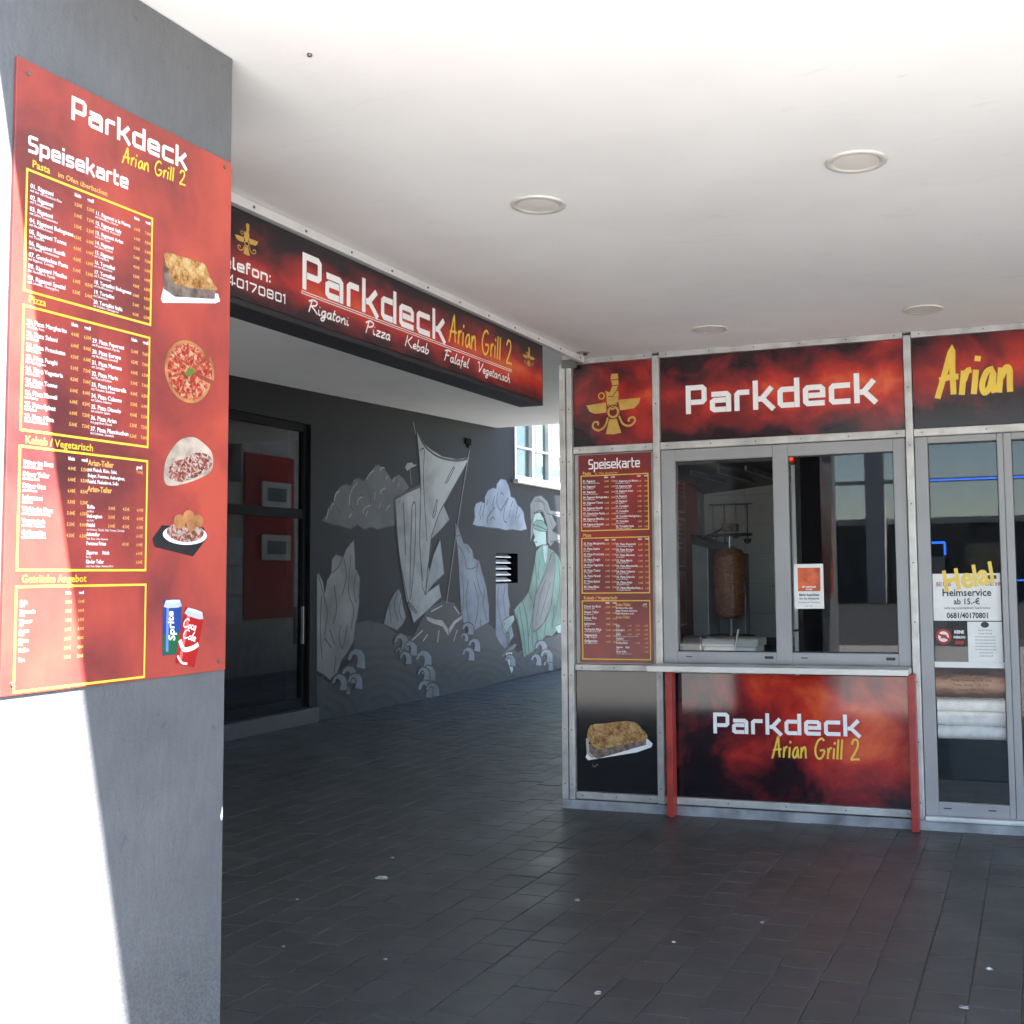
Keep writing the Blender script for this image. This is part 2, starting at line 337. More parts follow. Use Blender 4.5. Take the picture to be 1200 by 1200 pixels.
def lettering(mb, fr, s, x, y, h, font='tech', d=.001, width=None, th=None, sh=0., gap=None, slope=0.):
    gl = []; cur = 0
    g0 = {'tech': .10, 'br': .07, 'sc': .02}[font] if gap is None else gap
    for ch in s:
        w, st = tech(ch) if font == 'tech' else (BR if font == 'br' else SC).get(ch, (.3, []))
        gl.append((cur, st)); cur += w+g0
    tot = (cur-g0)*h; sx = width/tot if width else 1.
    k = 0; tw = (th or {'tech': .18, 'br': .105, 'sc': .095}[font])*h
    for x0, st in gl:
        for q in st:
            cl = q and q[-1] == 'c'; pts = q[:-1] if cl else q
            if font != 'tech': pts = smooth(pts, 4) if len(pts) > 2 else pts
            P = [(x+((x0+a)+sh*b_)*h*sx, y+b_*h+slope*((x0+a)*h*sx)) for a, b_ in pts]
            mb.strip(fr, P, tw*(min(1, sx*1.05) if font == 'tech' else 1), d+.00012*(k % 4), cl, 0. if (cl or font == 'tech') else .00006); k += 1
    return tot*sx

# ------------------------------------------------------------------ ground
gr = MB().box(-400, 400, -400, 400, -.5, -.03).build('street', m_street); struct(gr)
rd = MB().box(-400, 400, -400, -10.5, -.03, -.026).build('road', M('dark asphalt', (.045, .045, .047), .85, var=.2, vs=2, bump=.2, bs=90)); struct(rd)
cy_ = MB().box(-30, 30, 17.75, 60, -.0295, -.004).build('courtyard', M('pale courtyard concrete', (.40, .39, .37), .8, var=.1, vs=1, bump=.1)); struct(cy_)
pv = MB().box(-7.6, 8, 1.5, 17.74, -.029, -.0055).build('pavement', m_joint); struct(pv)
PW, PL = .182, .208
def stone(mb, x0, y0, hx, hy, zt, tx=0, ty=0):
    c = .004
    z = lambda x, y: zt+tx*(x-x0)+ty*(y-y0)
    o = [(x0-hx, y0-hy), (x0+hx, y0-hy), (x0+hx, y0+hy), (x0-hx, y0+hy)]
    i = [(x0-hx+c, y0-hy+c), (x0+hx-c, y0-hy+c), (x0+hx-c, y0+hy-c), (x0-hx+c, y0+hy-c)]
    mb.add([(*p, z(*p)-.0019) for p in o]+[(*p, z(*p)) for p in i]+[(*p, -.008) for p in o],
           [(4, 5, 6, 7)]+[(k, (k+1) % 4, 4+(k+1) % 4, 4+k) for k in range(4)]+[(8+k, 8+(k+1) % 4, (k+1) % 4, k) for k in range(4)])
spots = []
i0 = -.655+PW/2
for i in range(-38, 45):
    x = i0+i*PW
    if x < -7.46+PW*.4 or x > 6: continue
    for j in range(-12, 92):
        y = 4.14+PL/2+(j+(i % 2)*.5)*PL
        if y < 1.55 or y > 17.6 or (x > -3.1 and y > 7.3) or (y > 7.3 and x > -3.1): continue
        if -3.1 < x < -2.05 and 1.5 < y < 2.7: continue
        spots.append((x, y))
def px(x, y, z=0):
    d = Vector((x, y, z-1.55)); w = d.dot(fw)
    return (738.08+1337.06*d.dot(rt2)/w, 576.35-1337.06*d.dot(up2)/w, w) if w > .2 else (-999, -999, 1)
def inview(x, y):
    u, v_, w = px(x, y); return 0 < u < 1200 and 0 < v_ < 1200 and (u > 262 or y < 2)
vis = sorted([s_ for s_ in spots if inview(*s_)], key=lambda s_: s_[1]*s_[1]+s_[0]*s_[0])
near = set(vis[:300])
vari = []
for k in range(6):
    mb = MB(); stone(mb, 0, 0, PW/2-.0012, PL/2-.0012, 0, random.uniform(-.004, .004), random.uniform(-.004, .004))
    me = mb.build('paver', m_paver); vari.append(me.data); bpy.data.objects.remove(me)
rest = MB()
for s_ in spots:
    if s_ in near:
        o = bpy.data.objects.new('paver', random.choice(vari)); C.objects.link(o); o.parent = pv
        o.location = (s_[0]+random.uniform(-.001, .001), s_[1]+random.uniform(-.001, .001), random.uniform(-.0015, .0015))
    else:
        stone(rest, s_[0], s_[1], PW/2-.0012, PL/2-.0012, random.uniform(-.0015, .0015), random.uniform(-.004, .004), random.uniform(-.004, .004))
rest.build('pavers', m_paver, pv, kind='stuff')

# ------------------------------------------------------------------ building above, ceilings
XE = -2.875; YF = 1.76
ce = MB().box(XE, 8, YF, 7.30, 3.03, 3.10).build('ceiling', m_ceil); struct(ce)
tr = MB().box(XE-.012, XE+.03, 2.66, 7.12, 2.988, 3.028).build('edge_trim', M('white trim', (.62, .60, .58), .45, var=.05), ce, .003)
for k in range(12):
    MB().cyl((XE+.03, 3.3+k*.34, 3.006), (XE+.0335, 3.3+k*.34, 3.006), .006, n=8).build('screw', m_screw, tr)
m_fac = M('pale render', (.55, .53, .5), .8, var=.06, vs=1, bump=.1, bs=40)
bl = thing('building', 'tall pale rendered building whose storeys rest on the grey pillar', 'building', (0, 8, 3.1))
MB().box(XE, 30, YF, 15.1, 3.101, 14).build('upper_storeys', m_fac, bl)
MB().box(-30, XE-.001, YF, 15.1, 4.05, 14).build('upper_storeys', m_fac, bl)
MB().box(-3.06, 30, 10.9, 15.1, -.02, 3.1).build('rear_block', m_fac, bl)
MB().box(-3.06, 30, 15.101, 17.2, -.02, 4.6).build('added_wing', M('pale wing render', (.55, .55, .56), .7), bl)  # added unseen wing: blocks mirrored sky, pale to brighten the shopfront reflection
rp = MB().box(-3.09, -3.062, 15.17, 16.45, .9, 3.6).build('red_wing_panel', M('red wing panel', (.42, .04, .03), .4), bl)
for z_ in (2.74, 1.86): MB().box(-3.12, -3.091, 15.57, 16.33, z_, z_+.42).build('framed_notice', m_white, rp); MB().box(-3.125, -3.121, 15.70, 16.20, z_+.10, z_+.32).build('notice_print', paint('blue grey notice', (.2, .24, .26)), rp)
for y_, w_ in ((14.72, .42), (16.5, .22)):
    for z_ in (.85, 1.32, 1.79): MB().box(-3.085, -3.062, y_, y_+w_, z_, z_+.42).build('painted_bright_pane', M('painted window brightness', (.62, .72, .78), .3), bl)  # opaque pale blocks; window brightness is put into their colour
pc = MB(); z0, z1 = 3.57-.0281*(9.24-YF), 3.57+.0281*(15.12-9.24)
pc.add([(-7.6, YF, z0), (XE-.001, YF, z0), (XE-.001, 15.12, z1), (-7.6, 15.12, z1), (-7.6, YF, 4.049), (XE-.001, YF, 4.049), (XE-.001, 15.12, 4.049), (-7.6, 15.12, 4.049)],
       [(0, 3, 2, 1), (4, 5, 6, 7), (0, 1, 5, 4), (1, 2, 6, 5), (2, 3, 7, 6), (3, 0, 4, 7)])
struct(pc.build('passage_ceiling', M('grey white soffit paint', (.80, .80, .79), .7, var=.04, vs=.8, bump=.05, bs=70)))
for i in range(6):
    for k in range(3):
        wx = -1.5+i*3.2; wz = 4.3+k*3.2
        wf = MB(); wf.fbox(FY(YF), wx, wx+1.5, wz, wz+1.7, .002, .05); wf = wf.build('window', m_white, bl)
        MB().fbox(FY(YF), wx+.08, wx+1.42, wz+.08, wz+1.62, .051, .056).build('pane', m_dglass, wf)

# ------------------------------------------------------------------ passage wall with mural
XW = -7.46; FW = FX(XW)
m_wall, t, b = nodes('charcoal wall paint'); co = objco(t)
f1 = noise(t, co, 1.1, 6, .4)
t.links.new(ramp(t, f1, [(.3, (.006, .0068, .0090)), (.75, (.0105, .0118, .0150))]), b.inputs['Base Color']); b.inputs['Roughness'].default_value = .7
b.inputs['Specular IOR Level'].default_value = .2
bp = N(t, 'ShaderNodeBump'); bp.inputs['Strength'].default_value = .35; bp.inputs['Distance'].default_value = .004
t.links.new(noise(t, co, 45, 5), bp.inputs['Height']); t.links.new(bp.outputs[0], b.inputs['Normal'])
wl = thing('passage_wall', 'dark passage wall painted with a sailing ship, waves and robed figure mural', 'wall', (XW, 12, 0))
def holed(mb, ys, zs, holes, d=0.):
    Ys = sorted(set(ys+[h[0] for h in holes]+[h[1] for h in holes])); Zs = sorted(set(zs+[h[2] for h in holes]+[h[3] for h in holes]))
    for a0, a1 in zip(Ys, Ys[1:]):
        for b0, b1 in zip(Zs, Zs[1:]):
            cy, cz = (a0+a1)/2, (b0+b1)/2
            if any(h[0] < cy < h[1] and h[2] < cz < h[3] for h in holes): continue
            mb.poly(FW, [(a0, b0), (a1, b0), (a1, b1), (a0, b1)], d)
    for h in holes:
        for q in ([(h[0], h[2]), (h[1], h[2])], [(h[1], h[2]), (h[1], h[3])], [(h[1], h[3]), (h[0], h[3])], [(h[0], h[3]), (h[0], h[2])]):
            mb.add([FW.p(*q[0], 0), FW.p(*q[1], 0), FW.p(*q[1], -.3), FW.p(*q[0], -.3)], [(0, 1, 2, 3)])
GR = (15.09, 15.84, 1.444, 1.889); DR = (7.9, 10.56, .17, 3.235); WN = (15.74, 18.9, 3.02, 5.2)
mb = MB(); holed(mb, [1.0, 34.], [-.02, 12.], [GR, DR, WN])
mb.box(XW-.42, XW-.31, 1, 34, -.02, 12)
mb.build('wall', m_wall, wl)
# step below the shopfront
MB().fbox(FW, 7.9, 10.66, -.005, .155, .001, .06).build('step', M('dark stone step', (.045, .047, .05), .6, bump=.1), wl, .006)
# glazed shopfront
m_dfr = M('anthracite door frame', (.008, .0082, .009), .75, var=.05, spec=.12)
sf = MB()
for a in ((7.9, 7.97, .17, 3.235), (9.03, 9.13, .17, 3.235), (10.47, 10.56, .17, 3.235)): sf.fbox(FW, *a, -.10, -.03)
for z in ((.17, .27), (2.2, 2.3), (3.15, 3.235)):
    sf.fbox(FW, 7.97, 9.03, *z, -.098, -.032); sf.fbox(FW, 9.13, 10.47, *z, -.098, -.032)
sf = sf.build('shopfront_frame', m_dfr, wl, .004)
for y0, y1 in ((7.97, 9.03), (9.13, 10.47)):
    for q0, q1 in ((.27, 2.2), (2.3, 3.15)): MB().fbox(FW, y0, y1, q0, q1, -.07, -.062).build('pane', m_dglass, sf)
MB().fbox(FW, 10.44, 10.46, .85, 1.25, -.03, .0).build('handle', m_screw, sf, .004)
# room behind the shopfront
m_rred = M('deep red room wall', (.50, .05, .04), .6)
rm = MB(); rm.box(XW-2.4, XW-2.3, 7, 12.1, 0, 3.4); rm.box(XW-2.4, XW-2.3, 12.52, 13.55, 0, 3.4); rm.box(XW-2.4, XW-2.3, 13.8, 14, 0, 3.4); rm.box(XW-2.4, XW-2.3, 12.1, 12.52, 0, .95); rm.box(XW-2.4, XW-2.3, 12.1, 12.52, 2.5, 3.4); rm.box(XW-2.4, XW-2.3, 13.55, 13.8, 0, .95); rm.box(XW-2.4, XW-2.3, 13.55, 13.8, 2.15, 3.4); rm.box(XW-2.3, XW-.43, 13.9, 14, 0, 3.4); rm.box(XW-2.3, XW-.43, 7, 7.1, 0, 3.4); rm.box(XW-2.3, XW-.43, 7.1, 13.9, -.1, 0); rm.box(XW-2.3, XW-.43, 7.1, 13.9, 3.4, 3.5)
rm.build('room', M('grey room paint', (.22, .23, .25), .7), wl)
MB().fbox(FX(XW-.9), 10.68, 11.6, 1.0, 3.2, -.03, 0).build('room_panel', m_rred, wl)
fr2 = FX(XW-.89)
for i, (y0, z0) in enumerate(((10.96, 2.39), (10.96, 1.765))):
    pf = thing('picture_frame', ('pale framed picture hung high on the red wall inside the dark shop window', 'pale framed picture hung lower on the red wall inside the dark shop window')[i], 'picture', (XW-.89, y0+.26, z0))
    MB().fbox(fr2, y0, y0+.53, z0, z0+.30, .002, .03).build('frame', m_white, pf, .004)
    MB().fbox(fr2, y0+.09, y0+.43, z0+.07, z0+.25, .031, .034).build('picture', paint('blue grey print', (.25, .3, .33)), pf)
# louvre grille
gi_ = MB().fbox(FW, GR[0], GR[1], GR[2], GR[3], -.30, -.28).build('vent_back', m_black, wl)
for k in range(5):
    z = GR[2]+.03+k*.088
    mb = MB(); mb.add([FW.p(GR[0], z, -.05), FW.p(GR[1]-.14, z, -.05), FW.p(GR[1]-.14, z+.05, -.13), FW.p(GR[0], z+.05, -.13), FW.p(GR[0], z+.012, -.05), FW.p(GR[1]-.14, z+.012, -.05), FW.p(GR[1]-.14, z+.062, -.13), FW.p(GR[0], z+.062, -.13)], [(0, 3, 2, 1), (4, 5, 6, 7), (0, 1, 5, 4), (1, 2, 6, 5), (2, 3, 7, 6), (3, 0, 4, 7)])
    mb.build('vent_slat', m_alu, gi_)
# bright window
wf = MB(); 
for a in ((15.74, 15.80), (16.38, 16.46), (17.02, 17.10), (17.7, 17.78), (18.84, 18.9)): wf.fbox(FW, *a, 3.02, 5.2, -.10, .012)
for a in ((15.80, 16.38), (16.46, 17.02), (17.10, 17.7), (17.78, 18.84)):
    for q in ((3.02, 3.09), (3.52, 3.55), (5.13, 5.2)): wf.fbox(FW, *a, *q, -.098, .010)
wf = wf.build('window_frame', m_white, wl, .004)
MB().fbox(FW, 15.68, 18.96, 2.965, 3.018, -.02, .09).build('window_sill', m_white, wf, .004)
for a in ((15.80, 16.38), (16.46, 17.02), (17.10, 17.7), (17.78, 18.84)): MB().fbox(FW, *a, 3.09, 5.13, -.06, -.052).build('pane', glass('courtyard window glass %.1f' % a[0], .08, (.7, .75, .75)), wf)
MB().fbox(FW, 15.74, 18.9, 3.02, 5.2, -.29, -.27).build('curtain', M('pale curtain', (.5, .53, .5), .8, var=.15, vs=3), wf)
# the mural: flat paint, millimetres proud
MC = {'sea': (.0115, .0155, .023), 'seadark': (.004, .005, .007), 'cloudgrey': (.075, .075, .075), 'cloudlight': (.22, .22, .22), 'inkgrey': (.03, .03, .03), 'rockwarm': (.20, .195, .185), 'rockcool': (.22, .23, .25),
      'rockblue': (.15, .175, .21), 'ink': (.018, .019, .022), 'hull': (.015, .011, .010), 'hullband': (.32, .30, .29), 'sail': (.30, .315, .305), 'sailshade': (.215, .23, .235), 'rope': (.2, .18, .16), 'cloudblue': (.18, .215, .26),
      'robe': (.070, .150, .115), 'hairgrey': (.095, .10, .097), 'skin': (.20, .27, .24), 'sash': (.10, .107, .104), 'blade': (.36, .45, .42), 'foam': (.16, .18, .20)}
MUR = [
('painted_sea','f','sea',1,0,[(11.41,1.02),(11.69,1.05),(12.04,0.99),(12.34,0.87),(12.73,0.80),(12.98,0.71),(14.04,0.73),(14.43,0.87),(14.83,0.88),(15.25,0.67),(15.81,0.39),(16.53,0.54),(17.18,0.56),(18.16,0.70),(18.15,0.03),(15.25,0.01),(13.49,-0.05),(11.90,-0.04),(10.72,0.01),(10.69,0.50),(11.03,0.35),(11.41,0.58)]),
('painted_swell','l','seadark',2,0.055,[(12.36,-0.00),(12.32,0.04),(12.26,0.07),(12.19,0.10),(12.10,0.12),(12.02,0.14),(11.94,0.14),(11.86,0.12),(11.80,0.11),(11.76,0.08)]),
('painted_swell','l','seadark',2,0.055,[(12.62,0.01),(12.54,0.08),(12.43,0.15),(12.30,0.20),(12.15,0.23),(12.00,0.25),(11.85,0.25),(11.72,0.23),(11.61,0.20),(11.54,0.15)]),
('painted_swell','l','seadark',2,0.055,[(12.88,0.03),(12.77,0.13),(12.61,0.22),(12.41,0.30),(12.19,0.34),(11.97,0.37),(11.76,0.37),(11.58,0.34),(11.43,0.29),(11.32,0.22)]),
('painted_swell','l','seadark',2,0.055,[(13.15,0.04),(13.00,0.18),(12.79,0.30),(12.52,0.39),(12.24,0.46),(11.95,0.49),(11.68,0.48),(11.44,0.44),(11.25,0.38),(11.12,0.28)]),
('painted_swell','l','seadark',2,0.055,[(13.44,0.06),(13.24,0.23),(12.97,0.38),(12.64,0.49),(12.28,0.57),(11.93,0.60),(11.60,0.59),(11.31,0.54),(11.08,0.46),(10.92,0.35)]),
('painted_swell','l','seadark',2,0.055,[(13.73,0.07),(13.49,0.28),(13.16,0.46),(12.76,0.60),(12.33,0.68),(11.90,0.72),(11.51,0.70),(11.18,0.64),(10.91,0.54),(10.72,0.41)]),
('painted_swell','l','seadark',2,0.055,[(14.94,-0.01),(14.91,0.02),(14.86,0.05),(14.79,0.07),(14.72,0.09),(14.64,0.10),(14.56,0.11),(14.49,0.10),(14.43,0.09),(14.38,0.07),(14.35,0.04)]),
('painted_swell','l','seadark',2,0.055,[(15.19,-0.01),(15.14,0.05),(15.04,0.10),(14.92,0.15),(14.79,0.18),(14.64,0.20),(14.50,0.21),(14.37,0.20),(14.26,0.17),(14.17,0.14),(14.12,0.09)]),
('painted_swell','l','seadark',2,0.055,[(15.46,-0.01),(15.37,0.08),(15.23,0.16),(15.06,0.22),(14.85,0.27),(14.64,0.30),(14.44,0.30),(14.25,0.29),(14.09,0.25),(13.97,0.20),(13.89,0.14)]),
('painted_swell','l','seadark',2,0.055,[(15.73,-0.01),(15.61,0.11),(15.43,0.21),(15.19,0.30),(14.92,0.36),(14.64,0.40),(14.37,0.40),(14.13,0.38),(13.92,0.33),(13.77,0.27),(13.67,0.18)]),
('painted_swell','l','seadark',2,0.055,[(16.07,-0.00),(15.91,0.15),(15.67,0.28),(15.36,0.39),(15.01,0.47),(14.64,0.51),(14.30,0.52),(13.99,0.49),(13.73,0.43),(13.54,0.34),(13.42,0.23)]),
('painted_swell','l','seadark',2,0.055,[(11.03,0.00),(11.02,0.03),(10.98,0.07),(10.94,0.10),(10.88,0.12),(10.82,0.14)]),
('painted_swell','l','seadark',2,0.055,[(11.25,-0.02),(11.22,0.05),(11.17,0.11),(11.08,0.16),(10.98,0.20),(10.86,0.23)]),
('painted_swell','l','seadark',2,0.055,[(11.48,-0.03),(11.44,0.06),(11.35,0.15),(11.22,0.23),(11.07,0.29),(10.90,0.34)]),
('painted_swell','l','seadark',2,0.055,[(17.28,0.01),(17.23,0.06),(17.15,0.10),(17.04,0.14),(16.91,0.16),(16.78,0.18),(16.65,0.18),(16.53,0.17),(16.43,0.15),(16.35,0.13)]),
('painted_swell','l','seadark',2,0.055,[(17.61,0.01),(17.53,0.09),(17.39,0.16),(17.21,0.22),(17.00,0.26),(16.78,0.29),(16.57,0.29),(16.38,0.28),(16.21,0.25),(16.09,0.20)]),
('painted_swell','l','seadark',2,0.055,[(17.96,0.01),(17.83,0.12),(17.63,0.22),(17.38,0.30),(17.09,0.36),(16.78,0.40),(16.49,0.40),(16.22,0.38),(16.00,0.34),(15.83,0.27)]),
('painted_swell','l','seadark',2,0.055,[(13.75,0.12),(13.72,0.16),(13.67,0.20),(13.60,0.23),(13.52,0.25),(13.43,0.27)]),
('painted_swell','l','seadark',2,0.055,[(14.03,0.11),(13.97,0.18),(13.88,0.25),(13.76,0.31),(13.61,0.35),(13.46,0.38)]),
('painted_cloud','f','cloudgrey',1,0,[(10.77,2.19),(10.85,2.25),(10.89,2.34),(10.95,2.40),(11.01,2.42),(11.03,2.52),(11.12,2.59),(11.23,2.63),(11.34,2.62),(11.39,2.69),(11.49,2.72),(11.60,2.69),(11.66,2.73),(11.76,2.82),(11.86,2.90),(11.93,2.91),(12.06,2.87),(12.15,2.81),(12.22,2.75),(12.29,2.79),(12.39,2.83),(12.51,2.78),(12.64,2.68),(12.27,2.51),(12.29,2.19),(12.11,2.17),(11.91,2.13),(11.76,2.15),(11.61,2.12),(11.47,2.17),(11.33,2.11),(11.15,2.14),(10.92,2.16)]),
('painted_cloud','l','cloudlight',2,0.018,[(11.00,2.42),(11.03,2.50),(11.10,2.54)]),
('painted_cloud','l','cloudlight',2,0.018,[(11.30,2.39),(11.31,2.50),(11.37,2.59),(11.47,2.66)]),
('painted_cloud','l','cloudlight',2,0.018,[(11.66,2.71),(11.72,2.78),(11.81,2.83)]),
('painted_cloud','l','cloudlight',2,0.018,[(11.96,2.84),(11.99,2.88),(12.06,2.88)]),
('painted_cloud','l','cloudlight',2,0.018,[(12.09,2.75),(12.12,2.79)]),
('painted_cloud','l','cloudlight',2,0.018,[(11.97,2.56),(11.98,2.60),(12.07,2.64)]),
('painted_cloud','l','cloudlight',2,0.018,[(11.46,2.40),(11.49,2.47),(11.57,2.50)]),
('painted_cloud','l','cloudlight',2,0.018,[(11.59,2.30),(11.62,2.37),(11.75,2.41)]),
('painted_cloud','l','cloudlight',2,0.018,[(11.83,2.48),(11.85,2.57)]),
('painted_cloud','l','cloudlight',2,0.018,[(10.93,2.31),(10.96,2.37),(11.00,2.39)]),
('painted_cloud','l','cloudlight',2,0.018,[(10.85,2.21),(10.90,2.33)]),
('painted_cloud','l','cloudlight',2,0.018,[(12.36,2.67),(12.40,2.72)]),
('painted_cloud','l','cloudlight',2,0.018,[(12.24,2.73),(12.31,2.79)]),
('painted_cloud','l','cloudlight',2,0.018,[(12.09,2.35),(12.11,2.39),(12.19,2.44)]),
('painted_cloud','l','cloudlight',2,0.018,[(11.93,2.38),(11.98,2.45)]),
('painted_cloud','l','cloudlight',2,0.018,[(11.29,2.24),(11.36,2.30)]),
('painted_cloud','l','cloudlight',2,0.018,[(11.64,2.27),(11.69,2.34)]),
('painted_cloud','l','inkgrey',2,0.014,[(11.33,2.63),(11.30,2.49),(11.32,2.38),(11.40,2.33)]),
('painted_cloud','l','inkgrey',2,0.014,[(11.63,2.68),(11.73,2.55),(11.76,2.43)]),
('painted_cloud','l','inkgrey',2,0.014,[(11.01,2.39),(11.14,2.26)]),
('painted_cloud','l','inkgrey',2,0.014,[(11.49,2.51),(11.61,2.53)]),
('painted_cloud','l','inkgrey',2,0.014,[(12.02,2.34),(12.02,2.19)]),
('painted_rock','f','rockwarm',3,0,[(10.69,0.54),(10.68,1.59),(10.72,1.61),(10.80,1.51),(10.83,1.38),(10.87,1.53),(10.95,1.61),(10.96,1.76),(11.04,1.82),(11.18,1.79),(11.24,1.88),(11.33,1.95),(11.40,1.99),(11.42,1.81),(11.43,1.66),(11.47,1.63),(11.53,1.55),(11.51,1.33),(11.52,1.28),(11.48,1.10),(11.44,1.02),(11.40,0.82),(11.28,0.70),(11.17,0.63),(11.08,0.49),(10.94,0.42),(10.82,0.49)]),
('painted_rock','l','inkgrey',4,0.013,[(10.71,1.58),(10.81,1.36),(10.88,1.16),(10.83,0.92)]),
('painted_rock','l','inkgrey',4,0.013,[(10.97,1.61),(11.11,1.69),(11.18,1.79),(11.25,1.57),(11.16,1.35)]),
('painted_rock','l','inkgrey',4,0.013,[(11.46,1.62),(11.40,1.44),(11.45,1.26)]),
('painted_rock','l','inkgrey',4,0.013,[(10.93,0.98),(11.02,0.81)]),
('painted_rock','l','inkgrey',4,0.013,[(11.15,1.02),(11.11,0.90),(11.18,0.75),(11.27,1.01)]),
('painted_rock','l','inkgrey',4,0.013,[(10.82,0.90),(10.96,0.78)]),
('painted_rock','l','inkgrey',4,0.013,[(11.05,0.67),(11.02,0.49)]),
('painted_rock','l','inkgrey',4,0.013,[(11.34,1.81),(11.29,1.40),(11.40,1.19),(11.34,0.96)]),
('painted_rock','l','inkgrey',4,0.013,[(11.01,1.47),(11.06,1.21),(10.99,1.04)]),
('painted_rock','l','inkgrey',4,0.013,[(10.77,1.36),(10.75,0.99),(10.79,0.66)]),
('painted_rock','f','rockcool',3,0,[(12.05,0.99),(12.11,1.14),(12.19,1.26),(12.31,1.37),(12.39,1.41),(12.45,1.34),(12.49,1.20),(12.56,1.06),(12.49,0.97),(12.35,0.90),(12.21,0.94)]),
('painted_rock','l','inkgrey',4,0.013,[(12.35,1.36),(12.28,1.20),(12.38,1.01)]),
('painted_rock','l','inkgrey',4,0.013,[(12.18,1.21),(12.21,0.99)]),
('painted_rock','l','inkgrey',4,0.013,[(12.46,1.31),(12.40,1.14),(12.49,1.01)]),
('painted_rock','f','rockblue',3,0,[(13.85,2.28),(13.93,2.24),(14.00,2.13),(14.09,2.01),(14.21,2.00),(14.35,1.92),(14.39,1.81),(14.56,1.77),(14.63,1.64),(14.78,1.39),(14.86,1.12),(14.86,0.89),(14.62,0.84),(14.39,0.79),(14.11,0.87),(14.02,1.04),(13.98,1.38),(13.95,1.70),(13.91,1.96),(13.86,2.11)]),
('painted_rock','l','ink',4,0.014,[(13.89,2.10),(14.00,2.12)]),
('painted_rock','l','ink',4,0.014,[(13.93,1.98),(14.11,1.83),(14.20,1.66),(14.44,1.68),(14.51,1.75)]),
('painted_rock','l','ink',4,0.014,[(14.16,1.99),(14.27,1.88)]),
('painted_rock','l','ink',4,0.014,[(14.53,1.75),(14.48,1.55),(14.63,1.28)]),
('painted_rock','l','ink',4,0.014,[(14.23,1.51),(14.16,1.27),(14.20,1.03),(14.34,0.81)]),
('painted_rock','l','ink',4,0.014,[(14.39,1.47),(14.53,1.16),(14.39,0.81)]),
('painted_rock','l','ink',4,0.014,[(14.60,0.95),(14.58,0.84)]),
('painted_rock','l','ink',4,0.014,[(14.04,1.60),(14.09,1.30),(14.05,1.08)]),
('painted_rock','l','ink',4,0.014,[(14.73,1.37),(14.68,1.15),(14.80,0.92)]),
('painted_rock','f','rockblue',3,0,[(15.08,1.44),(15.49,1.44),(15.49,1.27),(15.55,1.12),(15.52,0.99),(15.68,0.65),(15.38,0.47),(15.22,0.56),(15.07,0.69)]),
('painted_rock','l','ink',4,0.014,[(15.18,1.41),(15.15,1.14),(15.28,0.81)]),
('painted_rock','l','ink',4,0.014,[(15.39,1.41),(15.34,1.18),(15.44,0.90)]),
('painted_ship','f','hull',5,0,[(12.91,0.98),(13.10,1.12),(13.49,1.23),(13.81,1.19),(14.02,1.02),(14.12,0.80),(13.90,0.61),(13.49,0.53),(12.98,0.72),(12.54,0.67),(12.80,0.85)]),
('painted_ship','f','hullband',6,0,[(13.06,1.05),(13.30,1.00),(13.49,0.98),(13.65,0.86),(13.81,0.96),(14.06,1.03),(14.04,0.97),(13.85,0.91),(13.65,0.75),(13.49,0.89),(13.23,0.94),(13.08,0.99)]),
('painted_ship','f','sea',6,0,[(12.65,0.69),(12.98,0.72),(13.49,0.63),(13.94,0.64),(14.11,0.73),(14.32,0.49),(13.49,0.42),(12.65,0.50)]),
('painted_ship','l','hullband',6,0.020,[(13.19,1.10),(13.49,1.17)]),
('painted_ship','l','hullband',6,0.020,[(13.81,1.15),(13.96,1.04)]),
('painted_ship','l','hullband',6,0.020,[(12.98,0.87),(12.65,0.73)]),
('painted_ship','l','hullband',6,0.020,[(13.10,0.81),(12.98,0.73)]),
('painted_ship','l','hullband',6,0.020,[(13.40,0.85),(13.36,0.69)]),
('painted_ship','l','hullband',6,0.020,[(13.90,0.83),(13.80,0.68)]),
('painted_ship','l','ink',7,0.018,[(13.65,1.19),(13.67,0.62)]),
('painted_ship','l','ink',7,0.018,[(13.10,1.12),(12.98,1.00)]),
('painted_sail','f','sail',7,0,[(12.28,2.52),(12.91,2.71),(13.02,2.01),(13.14,1.63),(13.02,1.33),(13.40,1.46),(13.46,1.28),(13.10,1.12),(12.75,0.97),(12.57,1.26),(12.43,1.67),(12.34,2.07)]),
('painted_sail','f','sailshade',8,0,[(13.49,2.55),(13.69,2.32),(13.40,2.15),(13.17,2.03),(13.06,2.09),(13.32,2.36)]),
('painted_sail','f','sailshade',8,0,[(13.43,2.05),(13.54,1.59),(13.25,1.46),(13.04,1.32),(13.10,1.54),(13.25,1.84)]),
('painted_sail','f','sail',9,0,[(12.82,3.42),(12.97,3.29),(13.19,3.22),(13.49,3.16),(13.91,3.16),(14.27,3.22),(14.05,3.00),(13.81,2.78),(13.60,2.58),(13.40,2.39),(13.19,2.08),(13.04,1.33),(12.96,1.42),(12.89,2.00),(12.91,2.34),(12.92,2.68),(12.88,3.10)]),
('painted_sail','l','ink',10,0.016,[(12.91,3.18),(12.96,3.21),(13.01,3.18),(12.99,2.77),(13.08,2.01)]),
('painted_sail','l','ink',10,0.016,[(12.88,3.10),(12.92,2.68),(12.89,2.00),(12.98,1.50)]),
('painted_sail','l','ink',10,0.016,[(13.56,2.80),(13.77,3.02),(13.81,3.01),(13.60,2.80)]),
('painted_sail','l','ink',10,0.016,[(13.34,2.58),(13.23,2.35),(13.29,2.36),(13.36,2.57)]),
('painted_sail','l','ink',10,0.016,[(12.70,2.46),(12.79,2.47),(12.77,1.84),(12.65,1.26),(12.70,2.46)]),
